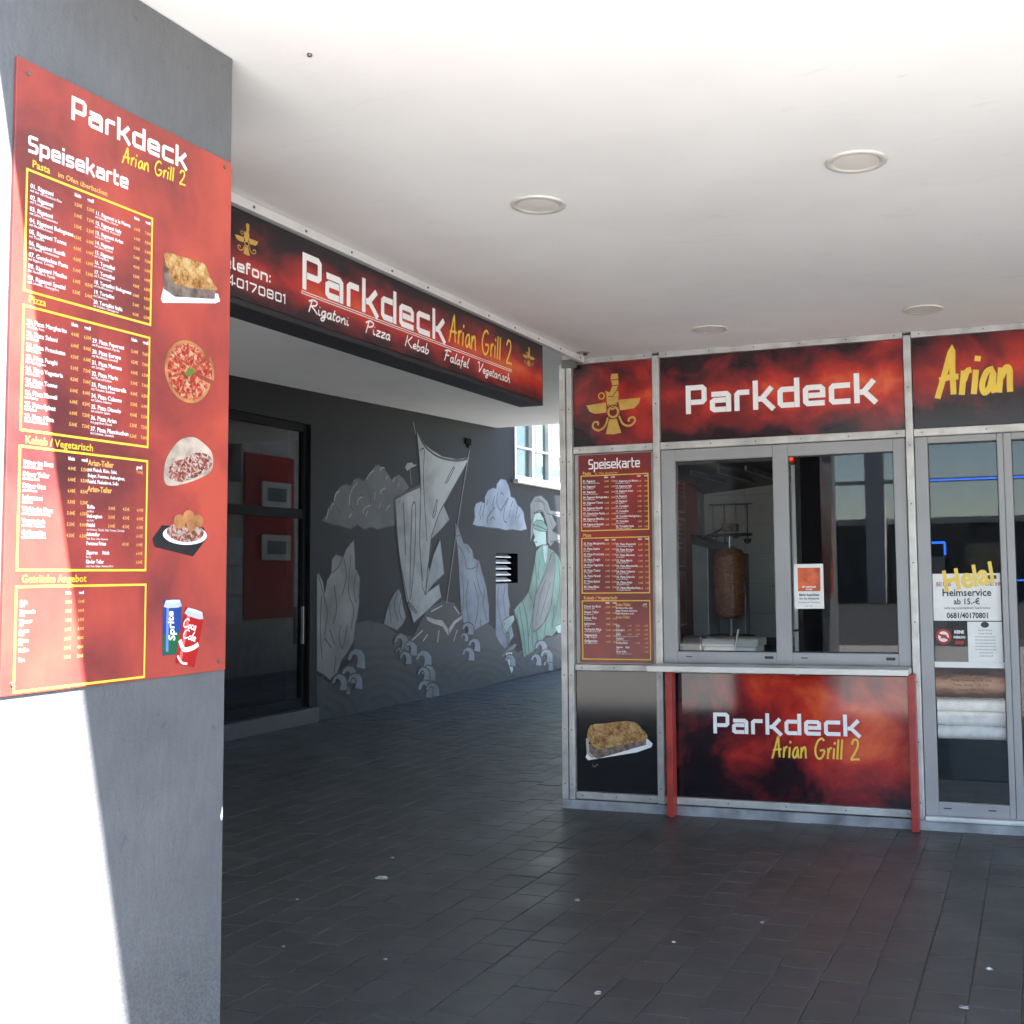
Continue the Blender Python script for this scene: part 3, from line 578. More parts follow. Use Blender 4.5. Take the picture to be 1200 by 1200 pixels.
('painted_sail','l','ink',10,0.016,[(12.61,1.25),(12.81,1.12),(12.77,1.11),(12.59,1.24)]),
('painted_sail','l','ink',10,0.016,[(13.60,2.58),(13.40,2.39),(13.19,2.08)]),
('painted_sail','l','ink',10,0.016,[(12.30,2.51),(12.35,2.07),(12.45,1.65),(12.73,0.98)]),
('painted_sail','l','ink',10,0.016,[(13.21,2.01),(13.10,1.67),(13.04,1.33)]),
('painted_sail','l','ink',10,0.016,[(12.49,2.49),(12.55,1.83)]),
('painted_sail','l','ink',10,0.030,[(12.28,2.52),(12.91,2.73)]),
('painted_sail','l','ink',10,0.030,[(12.85,3.40),(13.02,3.25),(13.40,3.14),(13.91,3.14),(14.24,3.20)]),
('painted_mast','l','rope',10,0.016,[(12.73,3.53),(12.79,3.38)]),
('painted_mast','l','rope',11,0.018,[(14.27,3.32),(13.95,2.39),(13.60,1.20)]),
('painted_gull','f','cloudlight',3,0,[(12.53,2.93),(12.59,2.99),(12.71,3.01),(12.75,2.98),(12.82,3.00),(12.79,2.97),(12.69,2.94),(12.59,2.89)]),
('painted_gull','l','cloudlight',3,0.010,[(12.66,2.92),(12.69,2.73)]),
('painted_cloud','f','cloudblue',1,0,[(14.36,2.28),(14.43,2.38),(14.41,2.50),(14.46,2.58),(14.62,2.62),(14.74,2.60),(14.74,2.69),(14.84,2.79),(15.00,2.84),(15.11,2.84),(15.13,2.91),(15.26,2.99),(15.43,2.99),(15.53,2.91),(15.59,2.81),(15.60,2.75),(15.74,2.73),(15.84,2.63),(15.95,2.60),(16.06,2.53),(16.09,2.42),(16.18,2.27),(15.95,2.24),(15.66,2.25),(15.42,2.23),(15.19,2.25),(14.93,2.25),(14.68,2.26),(14.49,2.26)]),
('painted_cloud','l','ink',2,0.016,[(14.63,2.56),(14.58,2.45),(14.61,2.36)]),
('painted_cloud','l','ink',2,0.016,[(14.74,2.58),(14.66,2.40)]),
('painted_cloud','l','ink',2,0.016,[(15.06,2.72),(14.99,2.58),(15.06,2.54)]),
('painted_cloud','l','ink',2,0.016,[(15.16,2.78),(15.13,2.62),(15.26,2.52),(15.36,2.60),(15.53,2.73)]),
('painted_cloud','l','ink',2,0.016,[(15.26,2.76),(15.29,2.79),(15.36,2.75)]),
('painted_cloud','l','ink',2,0.016,[(15.03,2.54),(14.83,2.40),(14.82,2.31)]),
('painted_cloud','l','ink',2,0.016,[(15.53,2.73),(15.39,2.56),(15.36,2.38),(15.46,2.35)]),
('painted_cloud','l','ink',2,0.016,[(15.60,2.56),(15.53,2.43)]),
('painted_cloud','l','ink',2,0.016,[(15.84,2.61),(15.77,2.41)]),
('painted_cloud','l','ink',2,0.016,[(15.91,2.49),(15.84,2.42)]),
('painted_cloud','l','ink',2,0.016,[(14.93,2.36),(14.99,2.41),(15.06,2.37)]),
('painted_cloud','l','ink',2,0.016,[(14.84,2.66),(14.79,2.57)]),
('painted_cloud','l','ink',2,0.016,[(15.67,2.68),(15.60,2.58)]),
('painted_figure','f','robe',3,0,[(16.74,2.04),(16.52,1.94),(16.46,1.79),(16.34,1.54),(16.22,1.30),(15.99,1.18),(15.69,1.04),(15.79,0.88),(15.93,0.64),(16.03,0.30),(16.38,0.37),(16.62,0.48),(16.87,0.59),(17.12,0.57),(17.44,0.69),(17.95,0.79),(17.97,1.64),(17.53,1.72),(17.40,1.87),(17.14,1.97)]),
('painted_figure','f','hairgrey',4,0,[(16.30,2.08),(16.32,2.37),(16.30,2.67),(16.48,2.80),(16.72,2.83),(16.97,2.75),(17.09,2.61),(17.48,2.60),(17.48,2.52),(17.15,2.53),(17.34,2.39),(17.15,2.28),(17.47,2.21),(17.47,2.08),(17.27,2.13),(17.08,2.02),(16.96,2.09),(16.96,2.35),(16.78,2.57),(16.44,2.55),(16.40,2.20)]),
('painted_figure','f','skin',5,0,[(16.41,2.52),(16.66,2.56),(16.81,2.47),(16.90,2.29),(16.92,2.04),(16.74,2.04),(16.52,2.00),(16.47,2.06),(16.41,2.10),(16.47,2.16),(16.40,2.23)]),
('painted_figure','f','skin',5,0,[(16.77,2.04),(16.99,2.04),(16.95,1.84),(16.86,1.71),(16.80,1.84)]),
('painted_figure','f','robe',6,0,[(16.41,2.36),(16.53,2.43),(16.77,2.43),(16.99,2.32),(16.93,2.26),(16.65,2.26),(16.43,2.29)]),
('painted_figure','f','sash',5,0,[(17.14,1.92),(17.24,1.92),(17.27,1.64),(17.16,1.28),(17.06,1.01),(16.75,0.77),(16.44,0.68),(16.34,0.74),(16.42,0.95),(16.45,1.22),(16.64,1.39),(16.95,1.64)]),
('painted_figure','f','skin',5,0,[(15.68,0.96),(15.54,0.95),(15.33,0.90),(15.29,0.79),(15.33,0.72),(15.41,0.69),(15.54,0.78),(15.71,0.89)]),
('painted_figure','f','skin',5,0,[(17.21,0.72),(17.57,0.76),(17.57,0.60),(17.37,0.60)]),
('painted_figure','l','ink',7,0.016,[(16.46,1.79),(16.51,1.34),(16.21,0.62)]),
('painted_figure','l','ink',7,0.016,[(15.99,1.18),(16.16,0.87),(16.21,0.38)]),
('painted_figure','l','ink',7,0.016,[(16.22,1.30),(16.39,1.10),(16.34,0.74)]),
('painted_figure','l','ink',7,0.016,[(17.14,1.92),(16.64,1.39),(16.45,1.22),(16.34,0.74),(16.44,0.68),(16.75,0.77),(17.06,1.01),(17.16,1.28),(17.27,1.64)]),
('painted_figure','l','ink',7,0.016,[(16.88,1.49),(16.66,1.24),(16.51,0.90)]),
('painted_figure','l','ink',7,0.016,[(17.07,1.44),(16.81,1.09),(16.63,0.85)]),
('painted_figure','l','ink',7,0.016,[(17.43,1.79),(17.45,1.33),(17.18,0.82)]),
('painted_figure','l','ink',7,0.016,[(16.64,1.79),(16.58,1.49)]),
('painted_figure','l','ink',7,0.016,[(16.93,0.94),(16.80,0.59)]),
('painted_figure','l','ink',7,0.016,[(17.22,1.08),(17.12,0.68)]),
('painted_figure','l','ink',7,0.016,[(15.88,1.07),(16.04,0.63),(16.09,0.34)]),
('painted_figure','l','ink',7,0.016,[(15.78,0.98),(15.98,0.49)]),
('painted_figure','l','ink',7,0.016,[(16.33,0.71),(16.38,0.42)]),
('painted_figure','l','ink',7,0.016,[(16.50,0.68),(16.56,0.48)]),
('painted_figure','l','ink',7,0.016,[(16.74,2.04),(16.52,1.94),(16.46,1.79),(16.22,1.30),(15.69,1.04),(15.79,0.88),(16.03,0.30)]),
('painted_figure','l','ink',7,0.016,[(16.43,2.35),(16.65,2.33),(16.96,2.28)]),
('painted_figure','l','ink',7,0.016,[(16.32,2.37),(16.53,2.56),(16.78,2.57),(16.96,2.35),(16.99,2.09)]),
('painted_figure','l','ink',7,0.016,[(16.48,2.73),(16.78,2.72),(16.96,2.55),(17.48,2.56)]),
('painted_figure','l','ink',7,0.016,[(16.57,2.77),(16.87,2.70),(17.15,2.35)]),
('painted_figure','l','ink',7,0.016,[(17.08,2.10),(17.47,2.13)]),
('painted_figure','l','ink',7,0.016,[(16.47,2.08),(16.56,2.08)]),
('painted_sword','f','hairgrey',6,0,[(15.43,0.71),(15.52,0.71),(15.54,0.54),(15.44,0.55)]),
('painted_sword','f','sash',6,0,[(15.27,0.40),(15.43,0.46),(15.68,0.53),(15.79,0.52),(15.70,0.46),(15.48,0.42),(15.30,0.35)]),
('painted_sword','f','blade',7,0,[(15.38,0.42),(15.62,0.42),(15.65,0.14),(15.59,0.09),(15.51,0.20)]),
('painted_sword','l','ink',8,0.014,[(15.38,0.42),(15.51,0.20),(15.59,0.09),(15.65,0.14),(15.62,0.42)]),
('painted_sword','l','ink',8,0.014,[(15.27,0.40),(15.43,0.46),(15.68,0.53)]),
('painted_sword','l','ink',8,0.014,[(15.43,0.71),(15.33,0.79),(15.38,0.86)]),
('painted_wave_crest','f','foam',8,0,[(11.28,0.63),(11.32,0.70),(11.43,0.74),(11.57,0.71),(11.64,0.64),(11.65,0.48),(11.45,0.52),(11.48,0.60),(11.45,0.66),(11.38,0.66),(11.37,0.63),(11.31,0.60)]),
('painted_wave_crest','l','ink',9,0.012,[(11.28,0.63),(11.32,0.70),(11.43,0.74),(11.57,0.71),(11.64,0.64),(11.65,0.48)]),
('painted_wave_crest','l','ink',9,0.012,[(11.45,0.52),(11.48,0.60),(11.45,0.66),(11.38,0.66),(11.37,0.63),(11.31,0.60)]),
('painted_wave_crest','f','foam',10,0,[(11.15,0.46),(11.19,0.52),(11.28,0.55),(11.40,0.53),(11.47,0.46),(11.48,0.33),(11.30,0.35),(11.33,0.43),(11.30,0.48),(11.24,0.48),(11.22,0.46),(11.18,0.44)]),
('painted_wave_crest','l','ink',11,0.012,[(11.15,0.46),(11.19,0.52),(11.28,0.55),(11.40,0.53),(11.47,0.46),(11.48,0.33)]),
('painted_wave_crest','l','ink',11,0.012,[(11.30,0.35),(11.33,0.43),(11.30,0.48),(11.24,0.48),(11.22,0.46),(11.18,0.44)]),
('painted_wave_crest','f','foam',12,0,[(10.97,0.39),(11.01,0.45),(11.10,0.48),(11.21,0.45),(11.27,0.39),(11.28,0.27),(11.11,0.29),(11.14,0.37),(11.11,0.41),(11.05,0.42),(11.04,0.39),(11.00,0.37)]),
('painted_wave_crest','l','ink',13,0.012,[(10.97,0.39),(11.01,0.45),(11.10,0.48),(11.21,0.45),(11.27,0.39),(11.28,0.27)]),
('painted_wave_crest','l','ink',13,0.012,[(11.11,0.29),(11.14,0.37),(11.11,0.41),(11.05,0.42),(11.04,0.39),(11.00,0.37)]),
('painted_wave_crest','f','foam',14,0,[(11.28,0.38),(11.31,0.43),(11.40,0.46),(11.52,0.44),(11.58,0.38),(11.59,0.25),(11.42,0.28),(11.45,0.35),(11.42,0.40),(11.36,0.40),(11.35,0.37),(11.30,0.35)]),
('painted_wave_crest','l','ink',15,0.012,[(11.28,0.38),(11.31,0.43),(11.40,0.46),(11.52,0.44),(11.58,0.38),(11.59,0.25)]),
('painted_wave_crest','l','ink',15,0.012,[(11.42,0.28),(11.45,0.35),(11.42,0.40),(11.36,0.40),(11.35,0.37),(11.30,0.35)]),
('painted_wave_crest','f','foam',8,0,[(11.17,0.28),(11.19,0.31),(11.24,0.33),(11.30,0.32),(11.33,0.28),(11.34,0.22),(11.25,0.23),(11.26,0.27),(11.25,0.30),(11.22,0.30),(11.21,0.28),(11.19,0.27)]),
('painted_wave_crest','l','ink',9,0.012,[(11.17,0.28),(11.19,0.31),(11.24,0.33),(11.30,0.32),(11.33,0.28),(11.34,0.22)]),
('painted_wave_crest','l','ink',9,0.012,[(11.25,0.23),(11.26,0.27),(11.25,0.30),(11.22,0.30),(11.21,0.28),(11.19,0.27)]),
('painted_wave_crest','f','foam',10,0,[(12.27,0.76),(12.31,0.82),(12.42,0.86),(12.55,0.83),(12.62,0.77),(12.63,0.63),(12.43,0.66),(12.47,0.74),(12.43,0.79),(12.37,0.79),(12.35,0.76),(12.30,0.74)]),
('painted_wave_crest','l','ink',11,0.012,[(12.27,0.76),(12.31,0.82),(12.42,0.86),(12.55,0.83),(12.62,0.77),(12.63,0.63)]),
('painted_wave_crest','l','ink',11,0.012,[(12.43,0.66),(12.47,0.74),(12.43,0.79),(12.37,0.79),(12.35,0.76),(12.30,0.74)]),
('painted_wave_crest','f','foam',12,0,[(12.51,0.67),(12.54,0.72),(12.64,0.76),(12.76,0.73),(12.83,0.68),(12.83,0.55),(12.65,0.57),(12.68,0.65),(12.65,0.69),(12.59,0.69),(12.58,0.67),(12.54,0.65)]),
('painted_wave_crest','l','ink',13,0.012,[(12.51,0.67),(12.54,0.72),(12.64,0.76),(12.76,0.73),(12.83,0.68),(12.83,0.55)]),
('painted_wave_crest','l','ink',13,0.012,[(12.65,0.57),(12.68,0.65),(12.65,0.69),(12.59,0.69),(12.58,0.67),(12.54,0.65)]),
('painted_wave_crest','f','foam',14,0,[(12.40,0.56),(12.43,0.61),(12.52,0.64),(12.63,0.61),(12.69,0.56),(12.70,0.45),(12.54,0.47),(12.56,0.53),(12.54,0.58),(12.48,0.58),(12.47,0.56),(12.43,0.54)]),
('painted_wave_crest','l','ink',15,0.012,[(12.40,0.56),(12.43,0.61),(12.52,0.64),(12.63,0.61),(12.69,0.56),(12.70,0.45)]),
('painted_wave_crest','l','ink',15,0.012,[(12.54,0.47),(12.56,0.53),(12.54,0.58),(12.48,0.58),(12.47,0.56),(12.43,0.54)]),
('painted_wave_crest','f','foam',8,0,[(12.31,0.64),(12.33,0.67),(12.39,0.69),(12.46,0.68),(12.50,0.64),(12.50,0.57),(12.40,0.58),(12.41,0.62),(12.40,0.65),(12.36,0.65),(12.35,0.64),(12.33,0.62)]),
('painted_wave_crest','l','ink',9,0.012,[(12.31,0.64),(12.33,0.67),(12.39,0.69),(12.46,0.68),(12.50,0.64),(12.50,0.57)]),
('painted_wave_crest','l','ink',9,0.012,[(12.40,0.58),(12.41,0.62),(12.40,0.65),(12.36,0.65),(12.35,0.64),(12.33,0.62)]),
('painted_wave_crest','f','foam',10,0,[(12.79,0.52),(12.84,0.58),(12.96,0.62),(13.11,0.59),(13.20,0.52),(13.20,0.37),(12.98,0.40),(13.02,0.48),(12.98,0.54),(12.90,0.54),(12.88,0.51),(12.83,0.49)]),
('painted_wave_crest','l','ink',11,0.012,[(12.79,0.52),(12.84,0.58),(12.96,0.62),(13.11,0.59),(13.20,0.52),(13.20,0.37)]),
('painted_wave_crest','l','ink',11,0.012,[(12.98,0.40),(13.02,0.48),(12.98,0.54),(12.90,0.54),(12.88,0.51),(12.83,0.49)]),
('painted_wave_crest','f','foam',12,0,[(12.94,0.33),(12.98,0.38),(13.09,0.42),(13.22,0.39),(13.30,0.32),(13.31,0.19),(13.10,0.22),(13.14,0.29),(13.10,0.35),(13.04,0.35),(13.02,0.32),(12.97,0.30)]),
('painted_wave_crest','l','ink',13,0.012,[(12.94,0.33),(12.98,0.38),(13.09,0.42),(13.22,0.39),(13.30,0.32),(13.31,0.19)]),
('painted_wave_crest','l','ink',13,0.012,[(13.10,0.22),(13.14,0.29),(13.10,0.35),(13.04,0.35),(13.02,0.32),(12.97,0.30)]),
('painted_wave_crest','f','foam',14,0,[(12.84,0.33),(12.87,0.38),(12.96,0.41),(13.08,0.38),(13.15,0.33),(13.15,0.21),(12.98,0.24),(13.01,0.30),(12.98,0.35),(12.92,0.35),(12.91,0.33),(12.86,0.31)]),
('painted_wave_crest','l','ink',15,0.012,[(12.84,0.33),(12.87,0.38),(12.96,0.41),(13.08,0.38),(13.15,0.33),(13.15,0.21)]),
('painted_wave_crest','l','ink',15,0.012,[(12.98,0.24),(13.01,0.30),(12.98,0.35),(12.92,0.35),(12.91,0.33),(12.86,0.31)]),
('painted_wave_crest','f','foam',8,0,[(12.85,0.14),(12.90,0.21),(13.02,0.24),(13.18,0.21),(13.28,0.13),(13.29,-0.03),(13.04,0.01),(13.08,0.10),(13.04,0.16),(12.97,0.17),(12.95,0.13),(12.89,0.11)]),
('painted_wave_crest','l','ink',9,0.012,[(12.85,0.14),(12.90,0.21),(13.02,0.24),(13.18,0.21),(13.28,0.13),(13.29,-0.03)]),
('painted_wave_crest','l','ink',9,0.012,[(13.04,0.01),(13.08,0.10),(13.04,0.16),(12.97,0.17),(12.95,0.13),(12.89,0.11)]),
('painted_wave_crest','f','foam',10,0,[(13.05,0.11),(13.09,0.16),(13.20,0.19),(13.32,0.16),(13.40,0.10),(13.41,-0.03),(13.21,0.01),(13.24,0.08),(13.21,0.13),(13.15,0.13),(13.13,0.10),(13.09,0.09)]),
('painted_wave_crest','l','ink',11,0.012,[(13.05,0.11),(13.09,0.16),(13.20,0.19),(13.32,0.16),(13.40,0.10),(13.41,-0.03)]),
('painted_wave_crest','l','ink',11,0.012,[(13.21,0.01),(13.24,0.08),(13.21,0.13),(13.15,0.13),(13.13,0.10),(13.09,0.09)]),
('painted_wave_crest','f','foam',12,0,[(14.04,0.84),(14.07,0.89),(14.18,0.92),(14.30,0.90),(14.37,0.85),(14.38,0.73),(14.19,0.75),(14.22,0.82),(14.19,0.86),(14.13,0.86),(14.11,0.84),(14.07,0.82)]),
('painted_wave_crest','l','ink',13,0.012,[(14.04,0.84),(14.07,0.89),(14.18,0.92),(14.30,0.90),(14.37,0.85),(14.38,0.73)]),
('painted_wave_crest','l','ink',13,0.012,[(14.19,0.75),(14.22,0.82),(14.19,0.86),(14.13,0.86),(14.11,0.84),(14.07,0.82)]),
('painted_wave_crest','f','foam',14,0,[(14.21,0.60),(14.25,0.66),(14.36,0.69),(14.50,0.67),(14.57,0.61),(14.58,0.48),(14.37,0.51),(14.41,0.58),(14.38,0.63),(14.31,0.63),(14.29,0.60),(14.24,0.58)]),
('painted_wave_crest','l','ink',15,0.012,[(14.21,0.60),(14.25,0.66),(14.36,0.69),(14.50,0.67),(14.57,0.61),(14.58,0.48)]),
('painted_wave_crest','l','ink',15,0.012,[(14.37,0.51),(14.41,0.58),(14.38,0.63),(14.31,0.63),(14.29,0.60),(14.24,0.58)]),
('painted_wave_crest','f','foam',8,0,[(14.04,0.49),(14.08,0.55),(14.19,0.58),(14.33,0.55),(14.40,0.49),(14.41,0.37),(14.21,0.39),(14.24,0.47),(14.21,0.51),(14.14,0.52),(14.12,0.49),(14.07,0.47)]),
('painted_wave_crest','l','ink',9,0.012,[(14.04,0.49),(14.08,0.55),(14.19,0.58),(14.33,0.55),(14.40,0.49),(14.41,0.37)]),
('painted_wave_crest','l','ink',9,0.012,[(14.21,0.39),(14.24,0.47),(14.21,0.51),(14.14,0.52),(14.12,0.49),(14.07,0.47)]),
('painted_wave_crest','f','foam',10,0,[(13.99,0.72),(14.02,0.76),(14.09,0.78),(14.17,0.77),(14.22,0.73),(14.22,0.65),(14.10,0.66),(14.12,0.71),(14.10,0.74),(14.05,0.74),(14.04,0.72),(14.01,0.71)]),
('painted_wave_crest','l','ink',11,0.012,[(13.99,0.72),(14.02,0.76),(14.09,0.78),(14.17,0.77),(14.22,0.73),(14.22,0.65)]),
('painted_wave_crest','l','ink',11,0.012,[(14.10,0.66),(14.12,0.71),(14.10,0.74),(14.05,0.74),(14.04,0.72),(14.01,0.71)]),
('painted_wave_crest','f','foam',12,0,[(16.44,0.43),(16.49,0.49),(16.64,0.53),(16.82,0.50),(16.91,0.43),(16.92,0.28),(16.66,0.31),(16.70,0.40),(16.66,0.45),(16.57,0.45),(16.55,0.42),(16.48,0.40)]),
('painted_wave_crest','l','ink',13,0.012,[(16.44,0.43),(16.49,0.49),(16.64,0.53),(16.82,0.50),(16.91,0.43),(16.92,0.28)]),
('painted_wave_crest','l','ink',13,0.012,[(16.66,0.31),(16.70,0.40),(16.66,0.45),(16.57,0.45),(16.55,0.42),(16.48,0.40)]),
('painted_wave_crest','f','foam',14,0,[(16.64,0.28),(16.69,0.35),(16.84,0.38),(17.02,0.35),(17.12,0.28),(17.13,0.14),(16.86,0.17),(16.90,0.25),(16.86,0.31),(16.77,0.31),(16.75,0.28),(16.68,0.26)]),
('painted_wave_crest','l','ink',15,0.012,[(16.64,0.28),(16.69,0.35),(16.84,0.38),(17.02,0.35),(17.12,0.28),(17.13,0.14)]),
('painted_wave_crest','l','ink',15,0.012,[(16.86,0.17),(16.90,0.25),(16.86,0.31),(16.77,0.31),(16.75,0.28),(16.68,0.26)]),
('painted_wave_crest','f','foam',8,0,[(16.28,0.25),(16.33,0.30),(16.45,0.33),(16.60,0.30),(16.68,0.24),(16.69,0.12),(16.46,0.15),(16.50,0.22),(16.47,0.27),(16.39,0.27),(16.37,0.24),(16.32,0.23)]),
('painted_wave_crest','l','ink',9,0.012,[(16.28,0.25),(16.33,0.30),(16.45,0.33),(16.60,0.30),(16.68,0.24),(16.69,0.12)]),
('painted_wave_crest','l','ink',9,0.012,[(16.46,0.15),(16.50,0.22),(16.47,0.27),(16.39,0.27),(16.37,0.24),(16.32,0.23)]),
('painted_wave_crest','f','foam',10,0,[(16.76,0.13),(16.80,0.18),(16.92,0.20),(17.06,0.18),(17.14,0.12),(17.15,0.01),(16.93,0.03),(16.97,0.10),(16.93,0.14),(16.86,0.15),(16.84,0.12),(16.79,0.11)]),
('painted_wave_crest','l','ink',11,0.012,[(16.76,0.13),(16.80,0.18),(16.92,0.20),(17.06,0.18),(17.14,0.12),(17.15,0.01)]),
('painted_wave_crest','l','ink',11,0.012,[(16.93,0.03),(16.97,0.10),(16.93,0.14),(16.86,0.15),(16.84,0.12),(16.79,0.11)]),
('painted_wave_crest','f','foam',12,0,[(15.36,0.31),(15.40,0.36),(15.51,0.39),(15.64,0.36),(15.72,0.30),(15.73,0.19),(15.53,0.21),(15.56,0.28),(15.53,0.33),(15.46,0.33),(15.44,0.30),(15.39,0.29)]),
('painted_wave_crest','l','ink',13,0.012,[(15.36,0.31),(15.40,0.36),(15.51,0.39),(15.64,0.36),(15.72,0.30),(15.73,0.19)]),
('painted_wave_crest','l','ink',13,0.012,[(15.53,0.21),(15.56,0.28),(15.53,0.33),(15.46,0.33),(15.44,0.30),(15.39,0.29)]),
]
cur = {}
for nm, kind, col, layer, w, pts in MUR:
    k = (nm, col, layer)
    if nm in ('painted_rock', 'painted_cloud', 'painted_wave_crest'):
        if kind == 'f': cur[nm] = cur.get(nm, 0)+1
        k = (nm, col, layer, cur.get(nm, 0))
    mb = cur.setdefault(k, MB())
    n_ = len(mb.f)
    if kind == 'f':
        mb.poly(FW, pts, (.0004*layer+.001))
        if nm not in ('painted_sea', 'painted_gull'): cur.setdefault(k+('o',), MB()).strip(FW, pts, .013, (.0004*layer+.0012)+.00001*(len(cur) % 17), True)
    else: mb.strip(FW, smooth(pts, 3) if len(pts) > 2 else pts, w, (.0004*layer+.001)+.00004*(n_ % 9), False, .000004)
for k, mb in cur.items():
    if isinstance(k, tuple): mb.build('painted_outline' if k[-1] == 'o' else k[0], M('mural outline', (.022, .023, .026), .7) if k[-1] == 'o' else M('mural '+k[1], MC[k[1]], .7, var=.28, vs=1.8, bump=.3, bs=45), wl)
tag(MB().fbox(FW, 14.14, 14.30, 3.39, 3.48, .001, .018).fbox(FW, 14.19, 14.25, 3.35, 3.39, .003, .014).build('wall_lamp', M('matt black lamp', (.006, .006, .006), .9, spec=.05), None, .003), 'small black box lamp fixed above the painted sail', 'lamp')

# ------------------------------------------------------------------ pillar and its menu board
pi_ = tag(MB().box(-3.05, -2.107, 1.60, 2.597, -.02, 3.0295).build('pillar', m_pillar, None, .004), 'thick dark grey painted pillar carrying the large menu board', 'pillar')
ch = MB().slab(FX(-2.1068), smooth([(2.5845, .912), (2.589, .925), (2.5915, .936), (2.5935, .922), (2.5925, .905), (2.5885, .900)], 3, True), 0, .0012).build('chipped_patch', m_white, pi_)

m_food_top, t, b = nodes('baked cheese print'); g = objco(t)
t.links.new(ramp(t, math_(t, 'ADD', math_(t, 'MULTIPLY', noise(t, g, 90, 5, .6, .75), .55), math_(t, 'MULTIPLY', noise(t, g, 22, 3, .4, .5), .45)), [(.36, (.07, .022, .008)), (.45, (.26, .11, .03)), (.53, (.42, .24, .085)), (.64, (.58, .42, .22))]), b.inputs['Base Color']); b.inputs['Roughness'].default_value = .3
m_pizza, t, b = nodes('pizza topping print'); g = objco(t)
t.links.new(ramp(t, noise(t, g, 85, 4, .8, .65), [(.36, (.20, .015, .01)), (.5, (.40, .05, .03)), (.58, (.48, .25, .14)), (.75, (.5, .40, .28))]), b.inputs['Base Color']); b.inputs['Roughness'].default_value = .3
m_crust = paint('crust print', (.38, .17, .065), .3, .3)
m_basil = paint('basil print', (.10, .16, .03), .3, .3)
m_bun = paint('flatbread print', (.42, .35, .28), .3, .3)
m_meat, t, b = nodes('meat and salad print'); g = objco(t)
t.links.new(ramp(t, noise(t, g, 62, 4, 1.2, .65), [(.32, (.02, .05, .012)), (.42, (.16, .04, .03)), (.5, (.32, .10, .08)), (.58, (.45, .42, .38)), (.68, (.08, .14, .03))]), b.inputs['Base Color']); b.inputs['Roughness'].default_value = .3
m_tray = M('grey foil print', (.15, .115, .095), .3, var=.5, vs=30)
def lasagne(parent, fr, cx, cy, s, d):
    P = lambda l: [(cx+a*s, cy+b*s) for a, b in l]
    o = MB().poly(fr, P([(-.5, -.29), (-.46, -.33), (.28, -.19), (.5, -.11), (.52, -.06), (.42, .02), (-.46, -.2)]), d).build('dish_picture', m_wtext, parent)
    MB().poly(fr, P([(-.46, -.1), (-.44, -.27), (-.3, -.3), (.42, -.08), (.43, .05), (-.25, -.12)]), d+.0006).build('dish_side', m_tray, o)
    MB().poly(fr, P(smooth([(-.47, -.02), (-.42, .16), (-.2, .2), (.1, .24), (.28, .22), (.36, .14), (.44, .06), (.40, -.02), (.1, -.08), (-.28, -.17), (-.38, -.12)], 3, True)), d+.0012).build('dish_top', m_food_top, o)
    MB().strip(fr, P([(-.47, -.02), (-.46, -.22), (-.38, -.29)]), .04*s, d+.0018).build('dish_rim', paint('clear rim print', (.42, .38, .35)), o)
def lasagne_b(parent, fr, cx, cy, s, d):
    P = lambda l: [(cx+a*s, cy+b*s+.17*a*s) for a, b in l]
    o = MB().poly(fr, P([(-.5, -.22), (-.47, -.26), (.42, -.22), (.5, -.19), (.46, -.1), (-.46, -.08)]), d).build('dish_picture', m_wtext, parent)
    MB().poly(fr, P([(-.46, .22), (-.46, -.1), (-.28, -.18), (.4, -.17), (.42, .0), (-.3, 0)]), d+.0005).build('dish_side', m_tray, o)
    MB().poly(fr, P(smooth([(-.46, .26), (-.42, .33), (0, .28), (.22, .24), (.30, .1), (.42, -.02), (.38, -.06), (-.25, -.04), (-.38, .1)], 3, True)), d+.001).build('dish_top', m_food_top, o)

XB = -2.107; BB = FX(XB); BW, B0, BZ0, BZ1 = .72, 1.868, 1.305, 2.72
bd = thing('menu_board', 'large red menu board with dish pictures screwed to the grey pillar', 'menu board', (XB, 2.23, 1.305))
m_bred = smoke('red marbled print', c=.46, nz=1.05, bx=.34, bz=-.02, scale=4.2, seed=4., axis='Y', sx=.6, rough=.3,
               stops=[(0, (.05, .018, .022)), (.4, (.17, .036, .034)), (.66, (.31, .050, .040)), (.95, (.43, .070, .046))])
MB().fbox(BB, B0, B0+BW, BZ0, BZ1, .0005, .008).build('panel', m_bred, bd, .0015)
FB = F((XB+.008, B0, 0), (0, 1, 0), (0, 0, 1), (1, 0, 0))
for sy, sz in ((.03, 2.692), (.69, 2.70), (.69, 1.33), (.03, 1.33)):
    MB().cyl(FB.p(sy, sz, 0), FB.p(sy, sz, .003), .0055, n=10).build('screw', m_screw, bd)
wt = MB(); yt = MB(); am = MB(); yb = MB()
lettering(wt, FB, 'Parkdeck', .152, 2.633, .057, width=.388, slope=.018)
lettering(yt, FB, 'Arian Grill 2', .312, 2.584, .038, 'br', width=.222, th=.12, slope=.05)
lettering(wt, FB, 'Speisekarte', .034, 2.512, .040, width=.30, slope=.03)
PASTA_L = ['01. Rigatoni|mit vier verschiedenen Käse', '02. Rigatoni|mit Tomatensauce', '03. Rigatoni|mit Sahne Tomatensauce', '04. Rigatoni Bolognese|mit Hackfleischsauce', '05. Rigatoni Tonno|mit Thunfisch', '06. Rigatoni Rustik|mit Paprika, Tomatensauce', '07. Gemischte Pasta|mit Rigatoni, Tortellini', '08. Rigatoni Mexiko|mit Hackfleisch, Paprika', '09. Rigatoni Spezial|mit Schinken, Champignons']
